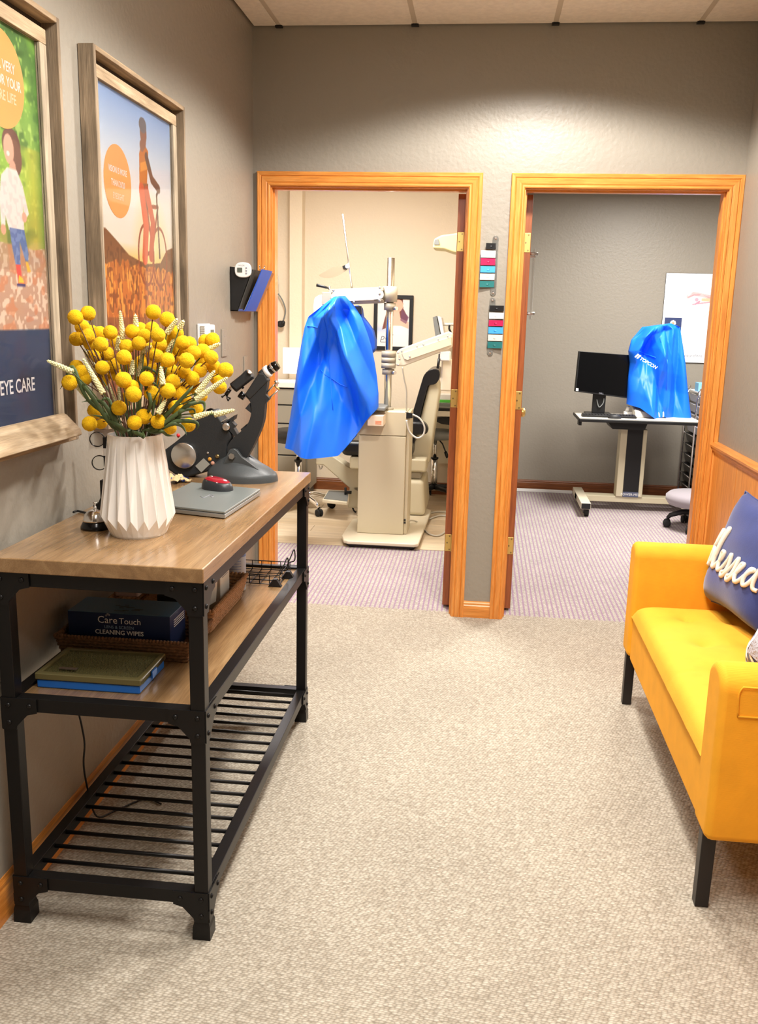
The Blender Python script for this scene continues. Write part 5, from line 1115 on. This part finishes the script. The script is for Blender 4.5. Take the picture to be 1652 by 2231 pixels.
MB().prism([Q(x, y, YC-.02) for x, y in ((688, 985), (712, 985), (762, 1019), (785, 1023), (785, 1075), (762, 1064), (705, 1014), (688, 1012))], (0, .14, 0)).build('leg_support', 'beige_paint', t, bevel=.01, seg=2)
MB().prism([Q(x, y, YC-.02) for x, y in ((762, 1060), (785, 1060), (785, 1108), (758, 1106))], (0, .10, 0)).build('foot_post', 'beige_paint', t, bevel=.006, seg=2)
fp_ = [at(702, 1089, Z=.14), at(757, 1095, Z=.14), at(760, 1071, Z=.14), at(714, 1070, Z=.14)]
MB().prism([(p.x, p.y, .118) for p in fp_], (0, 0, .025)).build('footrest', 'beige_light', t, bevel=.006, seg=2); MB().prism([(fp_[0].x*.94+fp_[2].x*.06+(p.x-fp_[0].x)*.94, fp_[0].y*.94+fp_[2].y*.06+(p.y-fp_[0].y)*.94, .1432) for p in fp_], (0, 0, .003)).build('footrest_pad', 'soft_grey', t)
MB().cyl(Q(753, 1072, YC-.05), Q(766, 1073, YC-.05), .012, n=10).cyl(Q(753, 1062, YC-.05), Q(753, 1084, YC-.05), .009, n=8).build('adjust_knob', 'black_plastic', t)
MB().tube(smooth_path([Q(x, y, YC) for x, y in ((695, 1014), (698, 1022), (703, 1015))], 4), .006, 6).build('cable_hook', 'steel', t); MB().tube(smooth_path([Q(x, y, YC+.0) for x, y in ((774, 1085), (768, 1100), (771, 1112), (776, 1116))], 4), .007, 6).build('power_cable', 'black_plastic', t)
# --- overhead lamp, wall print
t = thing('exam_lamp', 'cream overhead exam lamp at the right of the exam room', 'lamp', Q(1010, 545, 6.2))
MB().prism([Q(x, y, 6.15) for x, y in ((943, 541), (946, 520), (962, 512), (1000, 507), (1060, 506), (1060, 560), (1000, 552), (985, 549), (968, 543))], (0, .22, 0)).build('lamp_head', mat('lamp_cream', lin(198, 186, 138), .5), t, bevel=.012, seg=2)
MB().prism([Q(x, y, 6.148) for x, y in ((945, 533), (948, 522), (955, 521), (958, 533))], (0, .0, -.0001)).prism([Q(x, y, 6.145) for x, y in ((945, 533), (948, 522), (955, 521), (958, 533))], (0, .004, 0)).build('switch', 'soft_grey', t)
MB().prism([Q(x, y, 6.15) for x, y in ((1020, 552), (1044, 552), (1044, 1000), (1020, 1000))], (0, .05, 0)).build('lamp_post', 'beige_light', t)
a, b_ = at(816, 642, Y=YB1), at(898, 764, Y=YB1); t = thing('framed_print', 'black framed print of a woman with long brown hair on the cream wall', 'picture', ((a.x+b_.x)/2, YB1, b_.z))
w_, h_ = b_.x-a.x, a.z-b_.z; fr = .03
for q0 in ((a.x, b_.x, b_.z, b_.z+fr), (a.x, b_.x, a.z-fr, a.z), (a.x, a.x+fr, b_.z+fr, a.z-fr), (b_.x-fr, b_.x, b_.z+fr, a.z-fr)): B(q0[0], q0[1], YB1-.022, YB1-.001, q0[2], q0[3]).build('frame_rail', 'black_plastic', t, bevel=.002, seg=1)
A = Art(70, 110, w_/h_); A.grad([(0, (246, 240, 232)), (.22, (240, 236, 236)), (.35, (196, 206, 226)), (.5, (240, 232, 226)), (1, (246, 238, 226))])
A.poly([(.42, 1), (.78, 1), (.80, .8), (.95, .62), (.9, .5), (.7, .55), (.62, .7), (.45, .62), (.32, .40), (.16, .35), (.22, .55), (.3, .75)], (120, 66, 56)); A.disc(.60, .86, .14, (232, 178, 152), ry=.14); A.poly([(.5, .74), (.68, .74), (.72, .6), (.98, .52), (.98, .3), (.6, .3), (.42, .45), (.5, .6)], (236, 190, 166))
A.poly([(.42, .44), (.75, .44), (.98, .38), (.98, .25), (.42, .25)], (248, 242, 238)); A.disc(.61, .79, .03, (190, 70, 70), ry=.015); A.poly([(.75, .8), (.98, .62), (.9, .48), (.72, .55)], (110, 66, 100), .7)
A.mesh('print', lambda u, v: (a.x+fr+(w_-2*fr)*u, YB1-.008, b_.z+fr+(h_-2*fr)*v), t, PRINT)
text('pell', .07, (a.x+fr+.025, YB1-.0085, b_.z+fr+.05), (1, 0, 0), (0, 0, 1), 'grey_ink', t, shear=.3)
mb = MB(); mb.box(a.x+fr+.03, a.x+fr+.13, YB1-.009, YB1-.0083, b_.z+fr+.03, b_.z+fr+.035); mb.build('printed_line', 'grey_ink', t)
# --- left counter, screen, stool, headset
t = thing('counter_cabinet', 'grey drawer cabinet at the left of the exam room', 'cabinet', (-1.9, 7.2, 0))
cx = at(671, 900, Y=6.97).x
B(-2.69, cx, 6.97, 7.375, .08, .895).build('carcass', mat('cabinet_grey', lin(150, 142, 126), .5), t); B(-2.69, cx-.02, 7.02, 7.36, 0, .08).build('plinth', 'black_plastic', t)
for k, (z0, z1) in enumerate(((.765, .885), (.62, .755), (.37, .61), (.10, .36))):
    for x0, x1 in ((cx-.62, cx-.012), (cx-1.24, cx-.63)):
        d = B(x0, x1, 6.952, 6.97, z0, z1).build('drawer', 'cabinet_grey', t, bevel=.003, seg=1); B(x0, x1, 6.956, 6.972, z1-.001, z1+.011).build('finger_gap', 'black_plastic', d)
ct = tag(B(-2.69, cx+.015, 6.935, 7.375, .896, .936).build('countertop', 'laminate', bevel=.004, seg=2), 'pale laminate countertop on the grey drawer cabinet', 'countertop')
t = thing('white_monitor', 'white flat computer screen seen from behind on the left counter', 'monitor', (-1.5, 7.1, .936))
a, b_ = at(617, 757, Y=7.1), at(662, 815, Y=7.1); B(a.x, b_.x+.1, 7.09, 7.12, b_.z, a.z).build('screen', mat('lit_white', (1, .97, .92, 1), .4, emit=.55), t, bevel=.004, seg=2)
B(b_.x-.05, b_.x-.01, 7.1, 7.12, .945, b_.z+.02).build('stand', 'steel', t); B(b_.x-.12, b_.x+.06, 7.05, 7.18, .936, .945).build('foot', 'white_plastic', t, bevel=.003, seg=1)
kb = thing('white_keyboard', 'white keyboard in front of the white screen', 'keyboard', (-1.5, 7.0, .936)); B(-1.75, -1.42, 6.95, 7.03, .936, .95).build('keyboard_body', 'white_plastic', kb, bevel=.003, seg=1)
for i in range(10):
    for j in range(3): B(-1.735+.031*i, -1.708+.031*i, 6.956+.023*j, 6.976+.023*j, .95, .954).build('key', 'white_plastic', kb)
def stool(name, lab, cx, cy, seat_z, seat_m, base_m, lever, n=5, r=.25, seat_r=.19, th=.09):
    t = thing(name, lab, 'stool', (cx, cy, 0))
    MB().lathe([(.02, seat_z-th), (seat_r*.9, seat_z-th), (seat_r, seat_z-th*.6), (seat_r, seat_z-th*.25), (seat_r*.9, seat_z), (.01, seat_z+.006)], (cx, cy, 0), 28).build('seat', seat_m, t)
    MB().cyl((cx, cy, .10), (cx, cy, seat_z*.62), .026, n=16).build('outer_column', 'chrome', t); MB().cyl((cx, cy, seat_z*.62), (cx, cy, seat_z-th), .014, n=12).build('piston', 'chrome', t); MB().cyl((cx, cy, seat_z*.61), (cx, cy, seat_z*.63), .03, n=16).build('column_ring', 'black_plastic', t)
    for k in range(n):
        a = 2*math.pi*k/n+.5; d = Vector((math.cos(a), math.sin(a), 0)); c = Vector((cx, cy, 0))
        lg = MB().tube([c+Vector((0, 0, .125)), c+d*r*.5+Vector((0, 0, .12)), c+d*r*.9+Vector((0, 0, .09)), c+d*r+Vector((0, 0, .065))], [.022, .02, .017, .012], 8).build('base_leg', base_m, t)
        e = c+d*r; s_ = Vector((-d.y, d.x, 0))
        for q in (-.014, .014): MB().lathe([(.012, -.006), (.028, -.005), (.028, .005), (.012, .006)], e+s_*q+Vector((0, 0, .028)), 14, s_).build('caster_wheel', 'rubber', lg)
        MB().lathe([(.02, -.006), (.026, 0), (.02, .006)], e+Vector((0, 0, .04)), 12, s_).build('caster_hood', 'black_plastic', lg)
    if lever: MB().tube([(cx+.02, cy-.02, seat_z-th), (cx+.06, cy-.04, seat_z-th-.04), (cx+.10, cy-.06, seat_z-th-.13)], .006, 6).tube([(cx+.085, cy-.052, seat_z-th-.10), (cx+.105, cy-.062, seat_z-th-.145)], .013, 8).build('height_lever', 'black_plastic', t)
    return t
stool('round_stool', 'round black stool on chrome casters in front of the drawer cabinet', -1.335, 6.62, .615, 'vinyl_black', 'chrome', False, 5, .27)
t = thing('headset', 'black head mirror hanging by its band on the cream wall', 'headset', (-1.74, YB1-.02, 1.3))
MB().tube(smooth_path([Q(x, y, 7.46) for x, y in ((606, 640), (612, 648), (618, 660), (622, 675), (620, 690), (615, 703))], 5), .006, 6).build('head_band', 'soft_grey', t)
MB().ball(Q(612, 706, 7.44), .035, 10, 8, (1, .5, .8)).ball(Q(617, 703, 7.43), .018, 8, 6).build('mirror_housing', 'black_plastic', t); MB().tube(smooth_path([Q(x, y, 7.46) for x, y in ((606, 600), (608, 620), (609, 645))], 4), .003, 5).build('strap', 'cable_grey', t)
# --- right desk with keyboard, boxes, screen, task stool
t = thing('side_desk', 'pale side desk at the right of the exam room', 'desk', (-.2, 7.2, 0))
B(-.40, -.035, 7.0, 7.47, .71, .75).build('desk_top', 'laminate', t, bevel=.004, seg=2); B(-.10, -.035, 7.05, 7.46, 0, .71).build('desk_leg', 'laminate', t); B(-.38, -.10, 7.40, 7.44, .28, .71).build('modesty_panel', 'beige_light', t)
kt = [Q(x, y, 7.04) for x, y in ((948, 912), (992, 912), (992, 926), (972, 925), (958, 922))]; MB().prism(smooth_path(kt, 3, True), (0, .1, 0)).build('keyboard_tray', 'black_plastic', t)
bx('black_keyboard', 'black keyboard on the pale side desk', 'keyboard', (-.39, 7.02, .75), (-.05, 7.14, .772), 'black_plastic', [('key_row', 'soft_grey', (-.38, -.06, 7.03+.025*k, 7.05+.025*k, .772, .776)) for k in range(4)], .003)
bx('glove_box', 'green and white glove box on the pale side desk', 'box', (-.32, 7.22, .75), (-.18, 7.34, .86), 'carton_white', [('green_panel', mat('green_print', lin(92, 196, 70), .5), (-.321, -.179, 7.219, 7.22, .755, .82))])
bx('clear_caddy', 'clear plastic organiser in front of the green glove box', 'organiser', (-.34, 7.15, .75), (-.06, 7.205, .80), mat('clear_grey', lin(150, 158, 158), .2), bev=.003)
t = thing('arm_monitor', 'thin grey screen on a white wall arm seen edge on', 'monitor', Q(975, 715, 7.0))
MB().prism([Q(x, y, 6.95) for x, y in ((943, 691), (951, 688), (960, 731), (949, 733))], (0, .34, 0)).build('screen_back', 'soft_grey', t, bevel=.004, seg=2); MB().prism([Q(x, y, 6.98) for x, y in ((953, 688), (962, 692), (968, 728), (961, 731))], (0, .3, 0)).build('screen_bezel', 'white_plastic', t, bevel=.003, seg=1)
MB().tube([Q(962, 706, 7.1), Q(975, 707, 7.12), Q(995, 706, 7.2), Q(1030, 702, 7.3)], .012, 8).build('wall_arm', 'white_plastic', t); MB().tube(smooth_path([Q(x, y, 7.1) for x, y in ((980, 708), (979, 716), (983, 725))], 3), .008, 6).build('arm_cable', 'black_plastic', t)
stool('task_stool', 'grey task stool with black star base beside the side desk', -.335, 7.36-.2, .58, 'soft_grey', 'black_plastic', True, 5, .28, .17, .06)
# ================================================================== GREY TEST ROOM (right doorway)
def Q2(x, y, Y=7.2): return at(x, y, Y=Y)
t = thing('lift_table', 'wheeled instrument table with white top and beige lift column', 'table', (1.2, 7.2, 0))
a, b_ = at(1254, 903, Z=.74), at(1523, 918, Z=.74); TX = (.752, 1.655); TYY = (6.95, 7.42)
B(TX[0], TX[1], TYY[0], TYY[1], .712, .738).build('top_edge', 'black_plastic', t, bevel=.008, seg=2); B(TX[0]+.004, TX[1]-.004, TYY[0]+.004, TYY[1]-.004, .738, .742).build('top_surface', 'laminate', t)
MB().prism([(.98, 7.05, .712), (1.28, 7.05, .712), (1.26, 7.05, .655), (1.02, 7.05, .655)], (0, .3, 0)).build('lift_head', 'black_plastic', t); B(.758, .78, 7.0, 7.1, .68, .712).build('cable_clip', 'black_plastic', t)
xa, xb, xc_, xd = Q2(1350, 1000).x, Q2(1362, 1000).x, Q2(1396, 1000).x, Q2(1402, 1000).x
for x0, x1 in ((xa-.01, xb), (xc_, xd+.01)): B(x0, x1, 7.17, 7.30, .11, .645).build('column_side', 'beige_paint', t, bevel=.004, seg=1)
B(xb, xc_, 7.175, 7.29, .15, .655).build('lift_column', 'black_plastic', t); B(xb, xc_, 7.17, 7.29, .11, .15).build('maker_plate', mat('plate_blue', lin(90, 96, 120), .4), t)
text('POWER-MED', .026, ((xb+xc_)/2, 7.1695, .122), (1, 0, 0), (0, 0, 1), 'white_print', t, align='CENTER')
B(.80, 1.66, 7.18, 7.30, .062, .11).build('cross_beam', 'beige_paint', t, bevel=.004, seg=1)
for x in (.80, 1.58):
    f_ = B(x, x+.075, 6.84, 7.50, .062, .112).build('foot_bar', 'beige_light', t, bevel=.004, seg=1); B(x+.004, x+.071, 6.836, 6.84, .066, .108).build('end_cap', 'black_plastic', f_)
    for y in (6.90, 7.45): 
        MB().lathe([(.01, -.016), (.031, -.015), (.031, .015), (.01, .016)], (x+.052, y, .031), 16, (1, 0, 0)).build('caster_wheel', 'rubber', f_); MB().lathe([(.02, -.02), (.027, -.015), (.027, .015), (.02, .02)], (x+.045, y, .046), 14, (1, 0, 0)).build('caster_hood', 'black_plastic', f_)
# monitor
t = thing('desktop_monitor', 'black desktop monitor turned off on the wheeled table', 'monitor', (1.0, 7.27, .742))
P = [Q2(1262, 765, 7.20), Q2(1379, 774, 7.27), Q2(1367, 868, 7.26), Q2(1253, 853, 7.19)]
n_ = (P[1]-P[0]).cross(P[3]-P[0]).normalized(); n_ = n_ if n_.y > 0 else -n_
MB().prism(P, n_*.03).build('bezel', 'black_plastic', t, bevel=.003, seg=1)
ce_ = sum(P, Vector())/4; MB().prism([ce_+(p-ce_)*.955+Vector((0, 0, .004)) for p in P], n_*-.0012).build('screen', 'black_gloss', t)
pm = (P[2]+P[3])/2; xd_ = (P[2]-P[3]).normalized(); text('DELL', .017, pm-n_*.0015+Vector((0, 0, .006)), xd_, (0, 0, 1), 'grey_button', t, align='CENTER')
MB().prism([P[3]+(P[0]-P[3])*.02+xd_*.006, P[3]+(P[0]-P[3])*.02+xd_*.026, P[3]+(P[0]-P[3])*.09+xd_*.026, P[3]+(P[0]-P[3])*.09+xd_*.006], n_*-.002).build('sticker', 'white_print', t)
pn = pm+n_*.04; B(pn.x-.05, pn.x+.05, pn.y, pn.y+.03, .752, pn.z+.10).build('neck', 'black_plastic', t, bevel=.004, seg=1); B(pn.x-.10, pn.x+.10, pn.y-.06, pn.y+.12, .742, .752).build('foot', 'black_plastic', t, bevel=.004, seg=1)
MB().tube(smooth_path([(pn.x-.02, pn.y-.004, .86), (pn.x+.0, pn.y-.012, .80), (pn.x+.03, pn.y-.008, .83), (pn.x+.035, pn.y-.004, .87)], 4), .004, 6).build('cable', 'soft_grey', t)
t = thing('desk_keyboard', 'black keyboard on the wheeled table under the monitor', 'keyboard', (.98, 7.08, .742)); B(.785, 1.19, 7.03, 7.13, .742, .758).build('keyboard_body', 'black_plastic', t, bevel=.003, seg=1)
kk = B(0, .019, 0, .018, 0, .006).build('key', mat('key_black', lin(38, 38, 40), .5), t); km = kk.data; bpy.data.objects.remove(kk)
_b = bmesh.new(); _b.from_mesh(km); bmesh.ops.translate(_b, verts=_b.verts, vec=wloc(t)); _b.to_mesh(km); _b.free()
for i in range(17):
    for j in range(4): o = bpy.data.objects.new('key', km); COL.objects.link(o); o.parent = t; o.location = Vector((.792+.0232*i, 7.037+.023*j, .758))-wloc(t)
t = thing('desk_mouse', 'small black mouse in front of the black keyboard', 'mouse', (1.02, 6.995, .742))
MB().grid(lambda u, w_: Vector((1.02+.05*math.cos(2*math.pi*u)*math.cos(w_*1.57)**.5, 6.995+.03*math.sin(2*math.pi*u)*math.cos(w_*1.57)**.5, .742+.03*math.sin(w_*1.57))), 20, 7, cu=True).build('shell', 'key_black', t); MB().cyl((1.035, 6.99, .768), (1.035, 7.0, .768), .006, n=10).build('scroll_wheel', 'soft_grey', t)
t = thing('power_strip', 'white power strip with plugs behind the monitor foot', 'power strip', (1.17, 7.28, .742))
B(1.13, 1.24, 7.26, 7.31, .742, .772).build('strip_body', 'white_plastic', t, bevel=.004, seg=1)
for k in range(2): MB().cyl((1.155+.05*k, 7.285, .772), (1.16+.05*k, 7.275, .812), .016, .012, n=10).build('plug', 'white_plastic', t)
MB().tube(smooth_path([(1.21, 7.275, .81), (1.23, 7.26, .83), (1.25, 7.25, .80), (1.26, 7.24, .746)], 4), .005, 6).build('plug_cable', 'white_plastic', t)
mat('device_cream', lin(206, 200, 188), .4)
t = thing('tabletop_autorefractor', 'cream instrument showing under the blue cover on the wheeled table', 'instrument', (1.35, 7.2, .742))
a_ = at(1373, 895, Y=7.12); MB().hexa([(1.19, 7.10, .742), (1.42, 7.16, .742), (1.42, 7.36, .742), (1.19, 7.36, .742)], [(1.19, 7.13, .79), (1.42, 7.18, .79), (1.42, 7.36, .82), (1.19, 7.36, .82)]).build('housing', 'device_cream', t, bevel=.012, seg=3); B(1.18, 1.43, 7.15, 7.37, .742, .746).build('rubber_skirt', 'rubber', t)
MB().cyl((1.36, 7.27, .80), (1.39, 7.27, 1.15), .03, n=16).build('neck', 'device_cream', t)
Lc = [(1400, 712), (1376, 740), (1369, 765), (1372, 790), (1368, 830), (1366, 865), (1365, 880)]
Rc = [(1462, 704), (1482, 712), (1488, 750), (1494, 790), (1498, 835), (1503, 880), (1508, 917)]
Hm = [(1365, 880), (1390, 886), (1415, 905), (1432, 918), (1455, 921), (1480, 919), (1508, 917)]
cv, cpt = cover('equipment_cover', 'blue nylon cover with white maker lettering beside the black monitor', Lc, Rc, Hm, 7.25, .16, 8, [[(.56, .02+.05*k) for k in range(6)], [(.1+.07*k, .33+.02*k) for k in range(6)], [(.62, .45+.05*k) for k in range(6)]], 14)
# lettering follows the cloth
lo, lx_, ly_ = cpt(.10, .33, .012), cpt(.20, .345, .012), cpt(.10, .27, .012)
xd_ = (Q2(1416, 796, 7.05)-Q2(1389, 780, 7.05)).normalized(); yd_ = Vector((.25, 0, 1)); yd_ = (yd_-xd_*yd_.dot(xd_)).normalized(); og = Q2(1393, 783, 7.07)
text('TOPCON', .034, og, xd_, yd_, 'white_print', cv, shear=.25, offset=.0006)
nn = xd_.cross(yd_); s0 = og-xd_*.008
for k in range(2): MB().prism([s0-xd_*(.014+.018*k)+yd_*-.002, s0-xd_*(.004+.018*k)+yd_*-.002, s0+xd_*(.008-.018*k)+yd_*.030, s0-xd_*(.006+.018*k)+yd_*.030], nn*.001).build('logo_bar', 'white_print', cv)
# wall poster
t = thing('eye_anatomy_poster', 'white eye anatomy poster with a navy panel on the grey wall', 'poster', (1.7, YB2, 1.14))
x0, x1, z0, z1 = 1.472, 1.99, 1.137, 1.858
B(x0, x1, YB2-.012, YB2-.001, z0, z1).build('backing_board', 'black_plastic', t)
A = Art(150, 200, (x1-x0)/(z1-z0)); A.grad([(0, (246, 246, 248)), (1, (250, 250, 252))]); A.u = A.u+.11; pk = (240, 130, 140)
A.line([(.48, .74), (.56, .775), (.62, .77), (.80, .745), (1, .70)], .022, (246, 176, 176), .9); A.line([(.48, .735), (.56, .76), (.66, .765)], .006, pk, .8); A.poly([(.70, .765), (1, .70), (1, .66), (.78, .735)], (244, 150, 150)); A.line([(.56, .655), (.62, .665), (.98, .70)], .008, (240, 150, 160)); A.disc(.615, .71, .022, (244, 160, 176)); A.line([(.71, .71), (.84, .71)], .018, (246, 186, 150)); A.line([(.60, .66), (.66, .69)], .01, (240, 140, 160))
for q0 in ([(.98, .69), (.85, .62), (.80, .55), (.74, .52)], [(1, .66), (.93, .58), (.9, .5)], [(.98, .6), (.97, .5)]): A.line(q0, .003, (210, 190, 150), .9)
A.line([(.55, .95), (.50, .85), (.52, .78), (.48, .75)], .004, (248, 214, 220)); A.line([(.55, .95), (.75, .97), (1, .96)], .003, (248, 224, 228))
for u, v, l in ((.24, .835, .13), (.24, .82, .1), (.24, .79, .14), (.24, .775, .06), (.24, .745, .16), (.26, .655, .12), (.56, .885, .12), (.56, .873, .05), (.65, .855, .05), (.70, .835, .06), (.82, .82, .1), (.86, .87, .08), (.86, .858, .07), (.40, .26, .13)): A.line([(u, v), (u+l, v)], .0035, (150, 150, 158), .7)
A.u = A.u+.05; A.disc(.48, .085, .033, (180, 180, 188), .8, ry=.017); A.disc(.48, .085, .027, (248, 248, 250), ry=.013); A.disc(.48, .085, .012, (170, 176, 186), .8, ry=.008)
A.mesh('print', lambda u, v: (x0+.002+(x1-x0-.004)*u, YB2-.0125, z0+.002+(z1-z0-.004)*v), t, PRINT)
text('neurolens', .036, (x0+.205, YB2-.0128, z0+.047), (1, 0, 0), (0, 0, 1), 'grey_ink', t)
ps = [(x0+.02, 1.50), (x0+.158, 1.50), (x0+.158, 1.325), (x0+.02, 1.325)]; MB().prism([(x, YB2-.0128, z) for x, z in ps], (0, -.0006, 0)).build('navy_panel', mat('navy_ink', lin(52, 64, 108), .6), t)
for k in range(8): a = 2*math.pi*k/8; MB().ball((x0+.089+.017*math.cos(a), YB2-.0136, 1.455+.017*math.sin(a)), .009, 8, 6, (1, .08, 1)).build('flower_emblem', 'white_print', t)
MB().ball((x0+.089, YB2-.0138, 1.455), .008, 8, 6, (1, .1, 1)).build('emblem_centre', 'badge_ink', t)
text('CARE', .022, (x0+.149, YB2-.0136, 1.395), (1, 0, 0), (0, 0, 1), 'white_print', t, align='RIGHT', offset=.0005); B(x0+.1, x0+.146, YB2-.0138, YB2-.0134, 1.362, 1.368).build('panel_line', 'white_print', t)
MB().cyl((x0+.018, YB2-.014, z1-.018), (x0+.018, YB2-.0125, z1-.018), .004, n=8).build('pin', 'steel', t)
# drawer cart
t = thing('drawer_cart', 'tall chrome cart with many clear drawers beside the blue cover', 'drawer cart', (1.86, 7.60, 0))
kx0, kx1, ky0, ky1 = 1.712, 2.06, 7.42, 7.80
for x, y in ((kx0, ky0), (kx1, ky0), (kx0, ky1), (kx1, ky1)): MB().tube([(x, y, .06), (x, y, .86), (x+(.02 if x < 1.9 else -.02), y, .955)], .0085, 8).build('post', 'chrome', t)
mat('drawer_clear', lin(196, 200, 214), .25); mat('drawer_smoke', lin(36, 36, 38), .3)
for k in range(10):
    z = .085+.083*k; m_ = 'drawer_clear' if k > 5 else 'drawer_smoke'
    d = MB().hexa([(kx0+.03, ky0+.0, z), (kx1-.03, ky0, z), (kx1-.03, ky1-.01, z), (kx0+.03, ky1-.01, z)], [(kx0+.016, ky0-.012, z+.066), (kx1-.016, ky0-.012, z+.066), (kx1-.016, ky1, z+.066), (kx0+.016, ky1, z+.066)]).build('drawer', m_, t, bevel=.004, seg=1)
    B(kx0+.10, kx1-.10, ky0-.03, ky0-.012, z+.05, z+.064).build('drawer_handle', 'white_plastic', d)
    for x in (kx0, kx1): MB().cyl((x, ky0, z+.07), (x, ky1, z+.07), .004, n=6).build('rail', 'chrome', t)
for y in (ky0, ky1): MB().cyl((kx0, y, .93), (kx1, y, .93), .006, n=6).build('top_bar', 'chrome', t)
B(kx0+.01, kx1-.01, ky0+.01, ky1-.01, .918, .926).build('top_shelf', 'white_plastic', t)
for x in (kx0, kx1):
    for y in (ky0, ky1): MB().lathe([(.01, -.01), (.026, -.009), (.026, .009), (.01, .01)], (x, y, .03), 12, (1, 0, 0)).build('caster_wheel', 'rubber', t)
bx('tissue_box', 'white and green tissue box on the drawer cart', 'tissue box', (1.785, 7.50, .926), (1.88, 7.62, 1.01), 'carton_white', [('green_panel', mat('teal_print', lin(30, 150, 120), .5), (1.795, 1.87, 7.499, 7.50, .965, .998))])
ts = MB().grid(lambda u, v: (1.81+.05*u+.01*math.sin(7*v), 7.56+.03*math.sin(4*u), 1.01+.075*v*(1-.35*abs(u-.4))), 8, 8).build('tissue', 'white_print', bpy.data.objects['tissue_box'], solid=.001)
bx('mask_box', 'light blue mask box left of the tissue box', 'box', (1.728, 7.50, .926), (1.778, 7.62, .995), mat('carton_sky', lin(130, 190, 226), .5))
# grey stool and floor strip
stool('padded_stool', 'grey fabric stool seat partly hidden by the right door casing', 1.60, 6.62, .262, mat('stool_grey', lin(150, 142, 148), .85, sheen=.3), 'black_plastic', False, 5, .2, .225, .085)
tag(B(.35, .83, 7.80, 7.83, -.002, .022).build('cable_channel', 'white_plastic', bevel=.003, seg=1), 'white cable channel on the carpet along the baseboard', 'cable channel')
# acrylic sign holder on the open right door
t = thing('door_sign_holder', 'clear acrylic sign panel on steel standoffs on the right door', 'sign holder', (.205, 5.0, 1.45))
B(.246, .250, 4.86, 5.10, 1.46, 1.82).build('panel', 'acrylic', t)
for y in (4.88, 5.08):
    for z in (1.49, 1.79): MB().cyl((.206, y, z), (.262, y, z), .008, n=12).build('standoff', 'steel', t)
